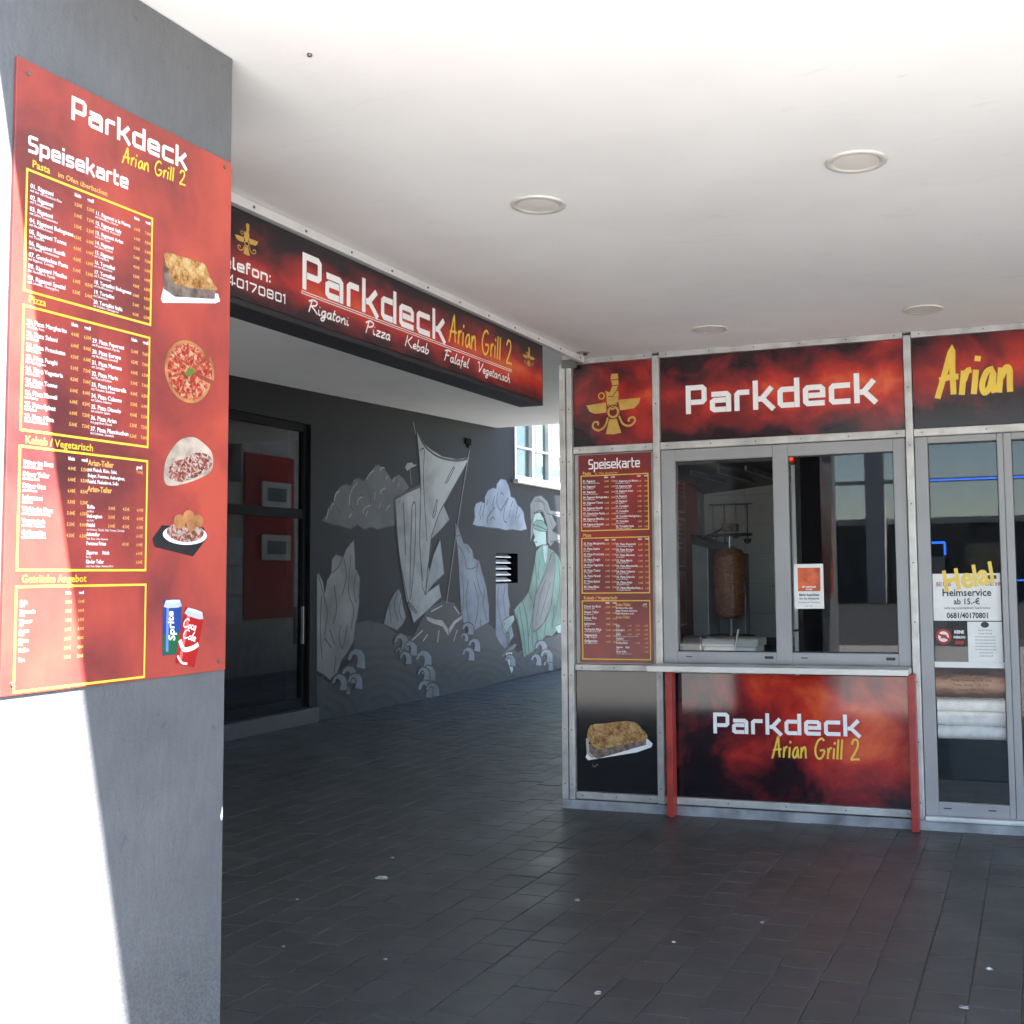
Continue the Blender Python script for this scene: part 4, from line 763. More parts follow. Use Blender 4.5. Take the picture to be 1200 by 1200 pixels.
PASTA_R = ['11. Rigatoni a la Mama|mit Sahnesauce, Schinken', '12. Rigatoni Italy|mit Hackfleisch, Mozzarella', '13. Rigatoni Arian|mit Lachs, Spinat', '14. Rigatoni|mit Sahne, Schinken', '15. Rigatoni|mit Gorgonzola', '16. Tortellini|mit vier Käsesorten', '17. Tortellini|mit Tomatensauce', '18. Tortellini Bolognese|mit Hackfleischsauce', '19. Tortellini|mit Sahnesauce', '20. Tortellini Italia|mit Schinken, Champignons']
PIZ_L = ['20. Pizza Margherita|Tomaten, Käse', '21. Pizza Salami|mit Salami', '22. Pizza Prosciutto|mit Schinken', '23. Pizza Funghi|mit Champignons', '24. Pizza Vegetaria|mit Gemüse', '25. Pizza Tonno|mit Thunfisch', '26. Pizza Hawaii|mit Ananas', '27. Pizza Spinat|mit Spinat', '28. Pizza Mista|mit Salami, Schinken']
PIZ_R = ['29. Pizza Peperoni|mit Peperoniwurst, Paprika', '30. Pizza Europa|mit Hackfleisch, Zwiebeln', '31. Pizza Mamma|mit Sardellen', '32. Pizza Marin|mit Meeresfrüchten', '33. Pizza Mozzarella|mit Tomaten, Basilikum', '34. Pizza Calzone|mit Salami, Schinken', '35. Pizza Diavolo|mit scharfer Salami', '36. Pizza Arian|mit gegrilltem Fleisch', '37. Pizza Pfannkuchen|mit Schinken, Zwiebeln']
VEG_L = ['Döner im Brot|mit Fleisch, Salat', 'Döner Teller|mit Salat, Soße', 'Döner Box|mit Pommes', 'Lahmacun|mit Salat', 'Türkische Pizza|mit Hackfleisch und Soße', 'Vegetarisch|mit Salat, Schafskäse', 'Grillgemüse|mit Tzatziki und Brot']
def section(fr, u0, u1, zt, zb, left, right, pr, res=2, half=.49, lw=.0055, d=.0012):
    yt.strip(fr, [(u0, zb), (u1, zb), (u1, zt), (u0, zt)], lw, d, True)
    W_ = u1-u0; h = zt-zb
    for side, rows in ((0, left), (1, right)):
        if not rows: continue
        a0 = u0+.025*W_+side*half*W_; pit = (h-.035)/max(len(rows), 9.2); z = zt-.030-(0 if side == 0 else pit*.25)
        x1, x2 = a0+.345*W_, a0+.435*W_
        wt.text(fr, 'klein', x1-.02*W_, zt-.019, pit*.46, d, res=res, bold=.03, sx=.85); wt.text(fr, 'groß', x2-.01*W_, zt-.019, pit*.46, d, res=res, bold=.03, sx=.85)
        for i, r in enumerate(rows):
            n_, _, de = r.partition('|'); y = z-i*pit-pit*.36
            wt.text(fr, n_, a0, y, pit*.56, d, res=res, bold=.02, sx=.92)
            wt.text(fr, de, a0, y-pit*.32, pit*.36, d, res=1, bold=.004, sx=.82)
            p1 = random.choice(pr); p2 = p1+random.choice((1.5, 2, 2.5))
            am.text(fr, ('%.2f€' % p1), x1-.02*W_, y-.1*pit, pit*.46, d, res=1, bold=.02, sx=.8); am.text(fr, ('%.2f€' % p2), x2-.012*W_, y-.1*pit, pit*.46, d, res=1, bold=.02, sx=.8)
PR = (3.5, 4.0, 4.5, 5.0, 5.5, 6.0)
yt.text(FB, 'Pasta', .046, 2.482, .024, .001, bold=.015); am.text(FB, 'im Ofen überbacken', .118, 2.483, .018, .001, bold=.01)
section(FB, .033, .417, 2.472, 2.197, PASTA_L, PASTA_R, PR)
yt.text(FB, 'Pizza', .046, 2.173, .024, .001, bold=.015)
section(FB, .033, .415, 2.163, 1.885, PIZ_L, PIZ_R, PR)
yt.text(FB, 'Kebab / Vegetarisch', .046, 1.857, .024, .001, bold=.015)
def veg_right(fr, u, W_, zt, k, d=.0012):
    w = wt; P_ = .0285*k
    am.text(fr, 'Arian-Teller', u, zt-.026*k, .020*k, d, bold=.02, sx=.8); w.text(fr, 'groß', u+.40*W_, zt-.022*k, .013*k, d, bold=.02, sx=.8); am.text(fr, '9.00€', u+.40*W_, zt-.034*k, .012*k, d, res=1, sx=.8)
    for i, s_ in enumerate(('mit Fleisch, Käse, Salat,', 'Bulgur, Pommes, Auberginen,', 'Falafel, Fladenbrot, Soße')): w.text(fr, s_, u, zt-(.040+.014*i)*k, .0125*k, d, res=1, bold=.02, sx=.78)
    am.text(fr, 'Arian-Teller', u, zt-.088*k, .019*k, d, bold=.02, sx=.8)
    for i, (n_, de) in enumerate((('Köfte', 'mit Brot'), ('Auberginen', 'mit Soße'), ('Falafel', 'mit Hummus, Tzatziki, Salat, Tomaten, Zwiebeln'), ('Salatteller', 'Salat, Käse, Soße, Peperoni'), ('Pommes Frites', ''), ('Zigarren     Stück', 'Börek'), ('Kinder Teller', 'Salat, Soße, Bulgur, Hummus, Brot'))):
        z = zt-(.128+.0215*i)*k
        w.text(fr, n_, u, z, .0125*k, d, res=1, bold=.03, sx=.8)
        if de: w.text(fr, de, u, z-.009*k, .008*k, d, res=1, sx=.75)
        for c_, q in enumerate(('3.00€', '4.50€', '6.00€')):
            if i < 3 or c_ == 2 or (i == 4 and c_ == 1): am.text(fr, q, u+(.17+.12*c_)*W_, z, .0115*k, d, res=1, bold=.01, sx=.8)
section(FB, .033, .415, 1.849, 1.576, VEG_L, [], PR); veg_right(FB, .033+.5*.384, .384, 1.849, 1.)
yt.text(FB, 'Getränke Angebot', .046, 1.549, .024, .001, bold=.015)
section(FB, .033, .417, 1.54, 1.312, ['Cola|0,33 l', 'Limonade|0,33 l', 'Wasser|0,5 l', 'Ayran|0,25 l', 'Eistee|0,5 l', 'Kaffee|', 'Tee|'], [], (1.5, 2., 2.5))
for m_, n_, q in ((wt, 'white_lettering', m_wtext), (yt, 'yellow_lettering', m_ytext), (am, 'amber_lettering', m_amber)): m_.build(n_, q, bd, kind='stuff')
lasagne_b(bd, FB, .565, 2.34, .225, .001)
# pizza picture
pz = MB().ell(FB, .558, 2.10, .088, .083, .001, 32, 40, 346).build('pizza_picture', m_crust, bd)
MB().ell(FB, .558, 2.10, .078, .074, .0016, 28, 41, 345).build('topping', m_pizza, pz)
MB().ell(FB, .570, 2.105, .088, .083, .0012, 8, -10, 36).build('slice_crust', m_crust, pz); MB().ell(FB, .571, 2.105, .077, .073, .0018, 8, -9, 35).build('slice_topping', m_pizza, pz)
cut = MB()
for a in (95, 145, 200, 245, 285): cut.strip(FB, [(.558+.015*math.cos(R(a)), 2.10+.015*math.sin(R(a))), (.558+.08*math.cos(R(a)), 2.10+.076*math.sin(R(a)))], .0028, .0022)
cut.build('cut_line', paint('brown cut print', (.2, .05, .02)), pz)
MB().poly(FB, [(.54, 2.09), (.555, 2.085), (.58, 2.10), (.575, 2.112), (.556, 2.108)], .0026).build('basil_leaf', m_basil, pz)
# flatbread
do = MB().poly(FB, smooth([(.478, 1.80), (.474, 1.835), (.49, 1.875), (.53, 1.915), (.58, 1.928), (.622, 1.915), (.655, 1.89), (.652, 1.845), (.60, 1.818), (.54, 1.80), (.50, 1.793)], 4, True), .001).build('sandwich_picture', m_bun, bd)
MB().poly(FB, smooth([(.488, 1.815), (.50, 1.85), (.545, 1.868), (.59, 1.888), (.64, 1.885), (.652, 1.86), (.60, 1.826), (.54, 1.806)], 4, True), .0016).build('filling', m_meat, do)
# plate
pl = MB().poly(FB, [(.437, 1.655), (.445, 1.635), (.585, 1.612), (.637, 1.66), (.625, 1.69), (.47, 1.69)], .001).build('plate_picture', m_ink, bd)
MB().ell(FB, .555, 1.668, .082, .026, .0016, 24).build('plate', m_wtext, pl)
MB().ell(FB, .555, 1.675, .070, .026, .0022, 20).build('salad', m_meat, pl)
fb_ = MB()
for a, b_, r_ in ((.53, 1.702, .022), (.565, 1.715, .022), (.60, 1.706, .02), (.575, 1.693, .018)): fb_.ell(FB, a, b_, r_, r_*.85, .0026+a*.001, 14)
fb_.build('falafel', m_crust, pl)
# drink cans
def can(cx, cy, w, h, ang, m_body, nm):
    o = MB(); ca, sa = math.cos(R(ang)), math.sin(R(ang)); T = lambda l: [(cx+a*w*ca-b_*h*sa, cy+a*w*sa+b_*h*ca) for a, b_ in l]
    o.poly(FB, T(smooth([(-.5, -.45), (-.5, .38), (-.38, .5), (.38, .5), (.5, .38), (.5, -.45), (.35, -.53), (-.35, -.53)], 3, True)), .001 if ang == 0 else .0018)
    o = o.build(nm, m_body, bd)
    MB().poly(FB, T([(.42*math.cos(R(k*30)), .47+.035*math.sin(R(k*30))) for k in range(12)]), .0026).build('can_lid', paint('silver print', (.55, .57, .6), .3), o)
    MB().poly(FB, T([(-.5, .38), (-.38, .5), (.38, .5), (.5, .38), (.3, .35), (-.3, .35)]), .0022).build('can_shoulder', paint('silver shoulder print', (.42, .44, .47), .3), o)
    MB().poly(FB, T([(-.34, -.46), (-.2, -.48), (-.2, .36), (-.34, .37)]), .0020).build('can_sheen', paint('pale %s sheen' % ('blue' if ang == 0 else 'red'), (.12, .2, .5) if ang == 0 else (.62, .12, .10), .3), o)
    return o, T
c1_, T1 = can(.512, 1.432, .066, .135, 0, paint('blue can print', (.02, .05, .22), .25), 'can_picture')
MB().poly(FB, T1([(-.5, -.45), (-.5, -.1), (0, -.2), (.5, -.1), (.5, -.45), (.35, -.53), (-.35, -.53)]), .0014).build('can_band', paint('green can print', (.015, .10, .04), .25), c1_)
tx = MB(); 
tx.text(F((0, 0, 0), (0, 0, 0), (0, 0, 0), (0, 0, 0)), '', 0, 0, 1, 0)
FT = F(FB.p(.522, 1.395, .0024), FB.n*0+Vector((0, -.12, 1)).normalized(), Vector((0, -1, -.12)).normalized(), FB.n)
tx.text(FT, 'Sprite', 0, 0, .032, 0, bold=.03, sh=.2); tx.build('can_lettering', m_wtext, c1_)
c2_, T2 = can(.578, 1.403, .074, .142, -14, paint('red can print', (.36, .012, .012), .25), 'can_picture')
MB().strip(FB, T2(smooth([(-.48, -.12), (-.2, -.26), (.2, -.2), (.48, -.1)], 4)), .012, .0024).build('can_wave', m_wtext, c2_)
MB().strip(FB, T2(smooth([(-.45, -.40), (-.2, -.50), (.1, -.5)], 4)), .006, .0024).build('can_wave', m_wtext, c2_)
tx = MB(); q = R(-14); FT = F(FB.p(.536, 1.418, .0026), Vector((0, math.cos(q), math.sin(q))), Vector((0, -math.sin(q), math.cos(q))), FB.n)
lettering(tx, FT, 'Coca', .008, .014, .024, 'sc', d=0, width=.050, th=.13, sh=.15); lettering(tx, FT, 'Cola', .014, -.014, .024, 'sc', d=.0003, width=.050, th=.13, sh=.15); tx.build('can_lettering', m_wtext, c2_)

# ------------------------------------------------------------------ hanging sign
XS = -2.865; FS = FX(XS)
sg = thing('sign_box', 'long black-edged red sign box listing Rigatoni, Pizza, Kebab under the ceiling edge', 'sign', (XS-.08, 4.7, 2.6))
MB().box(XS-.165, XS-.004, 2.95, 6.475, 2.606, 2.986).build('case', m_black, sg, .004)
m_s1 = smoke('long smoky red print', c=.14, nz=.6, bm=.5, zc=.42, scale=2.2, sx=5, seed=2., axis='Y', bx=.18, rough=.3)
MB().fbox(FS, 2.975, 6.45, 2.632, 2.965, -.004, .0015).build('face', m_s1, sg)
FSs = FX(XS+.0018); w_ = MB(); y_ = MB(); g_ = MB()
lettering(w_, FSs, 'Parkdeck', 3.978, 2.763, .158, width=1.235)
w_.strip(FSs, [(3.978, 2.744), (6.007, 2.744), (6.007, 2.754), (3.978, 2.754)], .0035, .001, True)
lettering(y_, FSs, 'Arian Grill 2', 5.25, 2.785, .135, 'br', width=.76, th=.10)
for s_, a, b_ in (('Rigatoni', 4.014, .312), ('Pizza', 4.449, .222), ('Kebab', 4.80, .235), ('Falafel', 5.19, .275), ('Vegetarisch', 5.564, .42)): lettering(w_, FSs, s_, a, 2.674, .058, 'sc', width=b_, th=.13, sh=.12)
lettering(w_, FSs, 'Telefon:', 3.437, 2.735, .048, width=.335, th=.19)
lettering(w_, FSs, '0681/40170801', 3.295, 2.672, .038, width=.575, th=.18)
def emblem(mb, fr, cx, cy, k, d, ink=None, sx=1.):
    T = lambda l: [(cx+(a-605)*k*sx, cy-(b_-555)*k) for a, b_ in l]
    for i, l in enumerate(([(360, 555), (540, 540), (545, 625), (440, 632), (390, 610)], [(650, 525), (850, 520), (835, 565), (790, 605), (665, 615)],
              [(590, 300), (650, 300), (655, 390), (640, 430), (655, 470), (650, 540), (620, 600), (590, 610), (550, 560), (545, 490), (580, 450), (600, 400), (585, 340)], [(568, 685), (635, 683), (675, 805), (605, 815), (535, 808)])):
        mb.poly(fr, T(l), d+.0001*i)
    mb.poly(fr, T([(535, 440), (570, 455), (600, 470), (590, 490), (550, 490)]), d+.0006)
    ring = lambda x, y, r, n=18: [(x+r*math.cos(2*math.pi*i/n), y+r*math.sin(2*math.pi*i/n)) for i in range(n)]
    mb.strip(fr, T(ring(500, 482, 26)), 11*k, d+.0005, True); mb.strip(fr, T(ring(605, 625, 44)), 18*k, d+.0007, True)
    for l in ([(555, 670), (530, 740), (470, 775), (420, 745), (430, 705), (465, 705), (465, 730)], [(655, 660), (690, 730), (750, 750), (798, 715), (785, 680), (745, 690), (745, 715)]): mb.strip(fr, T(smooth(l, 4)), 17*k, d+.0004)
    if ink:
        for l in ([(560, 490), (600, 495), (640, 440)], [(590, 350), (655, 350)], [(600, 400), (650, 400)], [(560, 560), (600, 590), (645, 545)], [(580, 620), (605, 640), (630, 620)]): ink.strip(fr, T(l), 7*k, d+.001)
        ink.strip(fr, T(ring(605, 625, 58)), 9*k, d+.0009, True)
emblem(g_, FSs, 3.622, 2.875, .000245, .001, sx=1.15); g_.build('emblem', m_gold, sg); g_ = MB(); emblem(g_, FSs, 6.25, 2.876, .000225, .001, sx=1.6)
w_.build('white_lettering', m_wtext, sg); y_.build('yellow_lettering', m_ytext, sg); g_.build('emblem', m_gold, sg)

# ------------------------------------------------------------------ kiosk
YK = 7.175; FK = FY(YK)
ki = thing('kiosk', 'aluminium framed snack kiosk with red smoke panels, hatch windows and glazed door', 'kiosk', (-1, YK, 0))
XR = 2.4
def screws(par, pts, d):
    for a, b_ in pts: MB().cyl(FK.p(a, b_, d), FK.p(a, b_, d+.003), .0052, n=8).build('screw', m_screw, par)
def post(x0, x1, z0, z1, d0, d1, sc=True, nm='post'):
    o = MB().fbox(FK, x0, x1, z0, z1, d0, d1).build(nm, m_alu, ki, .004)
    if sc: screws(o, [((x0+x1)/2, z0+.1+i*.36) for i in range(int((z1-z0)/.36)+1) if z0+.1+i*.36 < z1-.02], d1)
    return o
post(-3.052, -3.006, .06, 3.0, -.04, .02, nm='corner_post'); post(-2.996, -2.956, .06, 2.985, -.03, .03, nm='corner_post')
post(-2.376, -2.329, .06, 3.005, -.02, .028); post(-.736, -.69, .06, 3.005, -.02, .03); post(.55, .596, .06, 3.005, -.02, .03); post(XR-.05, XR, .06, 3.0, -.02, .03)
bays = [(-2.95, -2.378), (-2.327, -.738), (-.688, .548), (.598, XR-.052)]
for i, (a, b_) in enumerate(bays):
    for z0_, z1_ in ((2.988, 3.028), (2.372, 2.42)):
        r_ = MB().fbox(FK, a, b_, z0_, z1_, -.02, .024).build('rail', m_alu, ki, .004)
        n_ = max(3, int((b_-a)/.26)); screws(r_, [(a+.05+(b_-a-.1)*k/(n_-1), (z0_+z1_)/2) for k in range(n_)], .024)
r_ = MB().fbox(FK, -2.95, -2.378, .912, .953, -.02, .024).build('rail', m_alu, ki, .004); screws(r_, [(-2.9, .932), (-2.67, .932), (-2.42, .932)], .024)
for a, b_ in ((-2.95, -2.378), (-2.327, -.738)):
    r_ = MB().fbox(FK, a, b_, .066, .112, -.02, .024).build('rail', m_alu, ki, .004); n_ = max(3, int((b_-a)/.3)); screws(r_, [(a+.05+(b_-a-.1)*k/(n_-1), .09) for k in range(n_)], .024)
MB().box(-3.05, XR, YK-.03, YK+.05, -.012, .058).build('plinth', m_plinth, ki, .004)
MB().box(-.688, XR, YK-.05, YK+.02, .0585, .085).build('door_sill', M('pale door sill', (.6, .6, .6), .4, metal=.3), ki, .006)
# corner bracket where ceiling trim meets the post
MB().box(-3.02, -2.91, YK-.05, YK-.031, 2.962, 3.02).build('corner_bracket', m_screw, ki, .003)
MB().box(-2.90, -2.872, YK-.055, YK-.001, 2.99, 3.025).build('bracket_cap', m_black, ki)
# sign panels
sm1 = smoke('square smoky print', c=.18, nz=.8, bm=.38, zc=.56, scale=2.0, bx=.26, seed=1.3)
sm2 = smoke('wide smoky print', c=.12, nz=.85, bm=.45, zc=.56, scale=1.8, bx=.28, sx=2.5, seed=6.1)
sm3 = smoke('dark smoky print', c=.1, nz=.75, bm=.42, zc=.6, scale=1.6, sx=2.2, seed=8.7, bx=.05)
sm4 = smoke('low smoky print', c=-.02, nz=1.05, bx=.5, bz=.18, bm=.22, zc=.45, scale=2.0, sx=1.9, seed=3.2, rough=.07)
pans = []
for i, ((a, b_), m_) in enumerate(zip(bays, (sm1, sm2, sm3, sm2))):
    pans.append(MB().fbox(FK, a+.004, b_-.004, 2.424, 2.985, -.01, .004).build('sign_panel', m_, ki))
FKs = F((0, YK-.0042, 0), (1, 0, 0), (0, 0, 1), (0, -1, 0))
g_ = MB(); k_ = MB(); emblem(g_, FKs, -2.661, 2.702, .00080, .0006, k_)
g_.build('emblem', m_gold, pans[0]); k_.build('emblem_outline', paint('maroon print', (.10, .012, .012)), pans[0])
w_ = MB(); lettering(w_, FKs, 'Parkdeck', -2.150, 2.600, .19, width=1.245, slope=.003); w_.build('lettering', m_wtext, pans[1])
y_ = MB(); lettering(y_, FKs, 'Arian Grill 2', -.54, 2.615, .27, 'br', width=1.08, th=.132, sh=.05); y_.build('lettering', m_ytext, pans[2])
# kiosk menu
mn = thing('menu_board', 'narrow red text-only menu board beside the hatch window', 'menu board', (-2.66, YK, .96))
MB().fbox(FK, -2.948, -2.380, .957, 2.368, -.015, -.004).build('backing', M('grey backing sheet', (.33, .32, .31), .4, metal=.2), mn)
m_kred = smoke('kiosk menu print', c=.42, nz=.6, bm=.08, scale=2.0, seed=5., sx=.5, rough=.25, stops=[(0, (.03, .012, .016)), (.35, (.15, .018, .02)), (.7, (.36, .03, .022)), (.95, (.5, .06, .03))])
MB().fbox(FK, -2.92, -2.40, .964, 2.362, -.0035, .002).build('panel', m_kred, mn)
FM = F((-2.92, YK-.0022, 0), (1, 0, 0), (0, 0, 1), (0, -1, 0))
wt = MB(); yt = MB(); am = MB()
lettering(wt, FM, 'Speisekarte', .074, 2.262, .072, width=.37)
am.text(FM, 'Pasta', .03, 2.228, .03, .001, bold=.02); am.text(FM, 'im Ofen überbacken', .12, 2.229, .02, .001)
section(FM, .02, .50, 2.22, 1.848, PASTA_L, PASTA_R, PR, lw=.0065)
am.text(FM, 'Pizza', .03, 1.808, .03, .001, bold=.02); section(FM, .02, .50, 1.798, 1.428, PIZ_L, PIZ_R, PR, lw=.0065)
am.text(FM, 'Kebab / Vegetarisch', .03, 1.386, .03, .001, bold=.02); section(FM, .02, .50, 1.376, .988, VEG_L, [], PR, lw=.0065); veg_right(FM, .02+.5*.48, .48, 1.376, 1.33)
for m_, n_, q in ((wt, 'white_lettering', m_wtext), (yt, 'yellow_lettering', m_ytext), (am, 'amber_lettering', m_amber)): m_.build(n_, q, mn, kind='stuff')
# lower panels
lp = MB().fbox(FK, -2.946, -2.382, .116, .908, -.012, .003).build('lower_panel', M('black gloss panel', (.012, .012, .014), .10, var=.05), ki)
lasagne(lp, F((0, YK-.0032, 0), (1, 0, 0), (0, 0, 1), (0, -1, 0)), -2.655, .472, .465, .001)
MB().strip(F((0, YK-.0032, 0), (1, 0, 0), (0, 0, 1), (0, -1, 0)), [(-2.84, .29), (-2.825, .275), (-2.80, .295)], .008, .001).build('scratch', m_tray, lp)
lp2 = MB().fbox(FK, -2.325, -.742, .116, .905, -.012, .003).build('lower_panel', sm4, ki)
w_ = MB(); y_ = MB(); FL = F((0, YK-.0032, 0), (1, 0, 0), (0, 0, 1), (0, -1, 0))
lettering(w_, FL, 'Parkdeck', -2.002, .525, .133, width=.94, slope=.012); w_.build('white_lettering', m_wtext, lp2)
lettering(y_, FL, 'Arian Grill 2', -1.62, .388, .122, 'br', width=.55, th=.10, slope=.012); y_.build('yellow_lettering', m_ytext, lp2)
# hatch window
wf = MB()
for a in ((-2.325, -2.232), (-1.576, -1.478), (-.818, -.742)): wf.fbox(FK, *a, .972, 2.368, -.06, .012)
for a in ((-2.232, -1.576), (-1.478, -.818)):
    wf.fbox(FK, *a, .972, 1.045, -.058, .010); wf.fbox(FK, *a, 2.29, 2.368, -.058, .010)
wf = wf.build('window_frame', m_frame, ki, .004)
for a in ((-2.232, -1.576), (-1.478, -.818)):
    MB().fbox(FK, a[0], a[1], 1.045, 2.29, -.030, -.022).build('pane', m_glass, wf)
    for q in ([(a[0], 1.046), (a[1], 1.046), (a[1], 2.289), (a[0], 2.289)],): MB().strip(FK, q, .012, -.0215, True).build('gasket', m_rubber, wf)
    MB().fbox(FK, a[1]-.075, a[1]-.02, 1.005, 1.022, .0101, .016).build('drain_cap', m_black, wf); MB().fbox(FK, a[0]+.06, a[0]+.10, 1.010, 1.016, .0101, .013).build('drain_cap', m_black, wf)
# serving ledge and its red uprights
lg = MB().box(-2.372, -.742, YK-.235, YK-.026, .930, .968).build('serving_ledge', M('pale ledge sheet', (.62, .60, .57), .35, metal=.2, var=.06), ki, .004)
MB().box(-2.325, -.745, YK-.02, YK+.02, .9685, .9715).build('ledge_flashing', m_plinth, lg)
for x in (-2.29, -.765):
    u_ = MB().box(x+.004, x+.048, YK-.115, YK-.032, .002, .928).build('red_upright', m_red, ki, .003); screws(u_, [(x+.026, .85), (x+.026, .42), (x+.026, .16)], .115)
# glazed door leaves
for x0_, x1_ in ((-.686, -.170), (-.168, .546)):
    g0, g1 = (-.610, -.205) if x0_ < -.3 else (-.122, .45)
    dr = MB()
    dr.fbox(FK, x0_, g0, .086, 2.370, -.05, .008); dr.fbox(FK, g1, x1_, .086, 2.370, -.05, .008); dr.fbox(FK, g0, g1, .086, .166, -.048, .006); dr.fbox(FK, g0, g1, 2.328, 2.370, -.048, .006)
    dr = dr.build('door', m_frame, ki, .004)
    MB().fbox(FK, g0, g1, .166, 2.328, -.030, -.022).build('pane', m_glass, dr)
    for a in (g0+.03, g1-.12): MB().fbox(FK, a, a+.045, .128, .134, .0061, .009).build('drain_cap', m_black, dr)
    MB().strip(FK, [(g0, .167), (g1, .167), (g1, 2.327), (g0, 2.327)], .010, -.0215, True).build('gasket', m_rubber, dr)
MB().fbox(FK, .60, XR-.055, .07, 2.368, -.02, 0).build('lower_panel', m_frame, ki)
# shell
MB().box(-3.05, -3.0, YK+.045, 10.9, -.01, 3.10).build('side_wall', M('pale side cladding', (.5, .5, .49), .5), ki)
bw = MB().box(-3.0, XR, 10.5, 10.6, 0, 3.02).build('back_wall', M('grey grout', (.3, .31, .3), .8), ki)
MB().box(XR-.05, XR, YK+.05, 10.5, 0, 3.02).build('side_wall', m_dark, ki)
MB().box(-3.0, XR-.05, YK+.05, 10.5, -.008, .004).build('shop_floor', M('pale floor tile', (.34, .32, .30), .4), ki)
MB().box(-1.75, -1.72, 8.6, 10.499, .005, 3.02).build('partition', m_tile, ki); MB().box(-1.719, -1.68, 8.6, 10.299, .005, 3.02).build('partition', m_dark, ki)  # added: tiled side bounces light, dark side darkens the right pane's view
MB().box(-3.0, XR-.06, YK+.06, 10.49, 3.0, 3.021).build('shop_ceiling', m_white, ki)
MB().box(-1.68, XR-.05, 10.3, 10.499, .005, 3.02).build('shade_lining', m_dark, ki)  # added dark backing; stands for the shade behind the door glass
tm = None
for i in range(4):
    for j in range(9):
        x0_ = -2.98+i*.40; z0_ = .05+j*.28
        if tm is None:
            o = MB().fbox(FY(10.5), .0008, .3992, .0008, .2792, 0, .008).build('tile', m_tile, bw, .003); tm = o
            o.location = (x0_, 0, z0_)
        else:
            o = tm.copy(); C.objects.link(o); o.location = (x0_, 0, z0_)

# ------------------------------------------------------------------ inside the hatch
ct = tag(MB().box(-2.98, -1.9, 7.75, 8.5, .86, .94).box(-2.95, -1.95, 7.8, 8.45, .005, .86).build('worktop', m_steel, None, .006), 'steel worktop just inside the hatch window', 'counter')
gb = tag(MB().box(-2.98, -1.8, 8.85, 10.0, .005, .98).build('grill_bench', m_black, None, .006), 'black bench carrying the kebab grill at the tiled wall', 'counter')
kg = thing('kebab_grill', 'upright kebab grill with brown meat cone, motor and steel casing', 'grill', (-2.42, 9.2, .98))
MB().box(-2.74, -2.60, 9.25, 9.7, .985, 1.80).box(-2.60, -2.36, 9.56, 9.7, .985, 1.72).build('casing', M('grey grill casing', (.22, .225, .23), .4, metal=.4), kg, .008)
MB().add([(-2.74, 9.22, 1.88), (-2.74, 9.72, 1.88), (-2.45, 9.72, 1.76), (-2.45, 9.22, 1.76), (-2.74, 9.22, 1.80), (-2.74, 9.72, 1.80), (-2.45, 9.72, 1.73), (-2.45, 9.22, 1.73)], [(0, 3, 2, 1), (4, 5, 6, 7), (0, 1, 5, 4), (1, 2, 6, 5), (2, 3, 7, 6), (3, 0, 4, 7)][::1]).build('hood_flap', m_black, kg)
MB().box(-2.45, -2.33, 9.14, 9.26, 1.895, 1.96).build('motor', m_tray, kg, .008)
MB().box(-2.56, -2.21, 9.18, 9.22, 1.855, 1.88).tube([(-2.68, 9.4, 1.86), (-2.56, 9.25, 1.88), (-2.44, 9.2, 1.93)], .012).build('arm', m_black, kg, .003)
MB().cyl((-2.40, 9.2, 1.0), (-2.40, 9.2, 1.86), .010).build('spit', m_steel, kg)
prof = [(0, 1.175), (.09, 1.178), (.118, 1.20)]+[(.119+.018*k/11+.004*math.sin(k*2.1), 1.22+k*.042) for k in range(12)]+[(.125, 1.715), (.10, 1.745), (.05, 1.76), (0, 1.76)]
m_kebab, t, b = nodes('roasted kebab meat'); co = objco(t)
mp = N(t, 'ShaderNodeMapping'); mp.inputs['Scale'].default_value = (1, 1, 3.2); t.links.new(co, mp.inputs[0])
f_ = noise(t, mp.outputs[0], 22, 6, .5, .65)
t.links.new(ramp(t, f_, [(.3, (.07, .022, .01)), (.55, (.22, .085, .035)), (.8, (.34, .16, .07))]), b.inputs['Base Color']); b.inputs['Roughness'].default_value = .45
bp = N(t, 'ShaderNodeBump'); bp.inputs['Strength'].default_value = .8; bp.inputs['Distance'].default_value = .01; t.links.new(f_, bp.inputs['Height']); t.links.new(bp.outputs[0], b.inputs['Normal'])
MB().lathe((-2.405, 9.2, 0), prof, 32, .015).build('meat_cone', m_kebab, kg)
MB().lathe((-2.405, 9.2, 0), [(0, 1.0), (.2, 1.0), (.21, 1.04), (.2, 1.035), (0, 1.01)], 24).build('drip_tray', m_steel, kg)
hd = thing('extractor_hood', 'steel extractor hood slanting above the kebab grill', 'hood', (-2.4, 9.6, 2.3))
mb = MB(); mb.add([(-2.98, 8.95, 2.50), (-1.80, 8.95, 2.50), (-1.80, 10.45, 2.42), (-2.98, 10.45, 2.30), (-2.98, 8.95, 2.95), (-1.80, 8.95, 2.95), (-1.80, 10.45, 2.95), (-2.98, 10.45, 2.95)], [(0, 1, 2, 3), (4, 7, 6, 5), (0, 4, 5, 1), (1, 5, 6, 2), (2, 6, 7, 3), (3, 7, 4, 0)]); mb.build('hood_body', M('dark hood steel', (.10, .10, .10), .4, metal=.5), hd)
MB().box(-2.98, -1.79, 8.92, 8.948, 2.44, 2.52).build('hood_lip', m_steel, hd, .003)
for k in range(5): MB().box(-2.9+k*.23, -2.88+k*.23, 9.0, 10.4, 2.36+.03*k*.2, 2.40+.03*k*.2).build('filter_bar', m_steel, hd)
ib = thing('menu_board', 'dim red menu board inside the kiosk on its left wall', 'menu board', (-2.99, 9.7, 1.0))
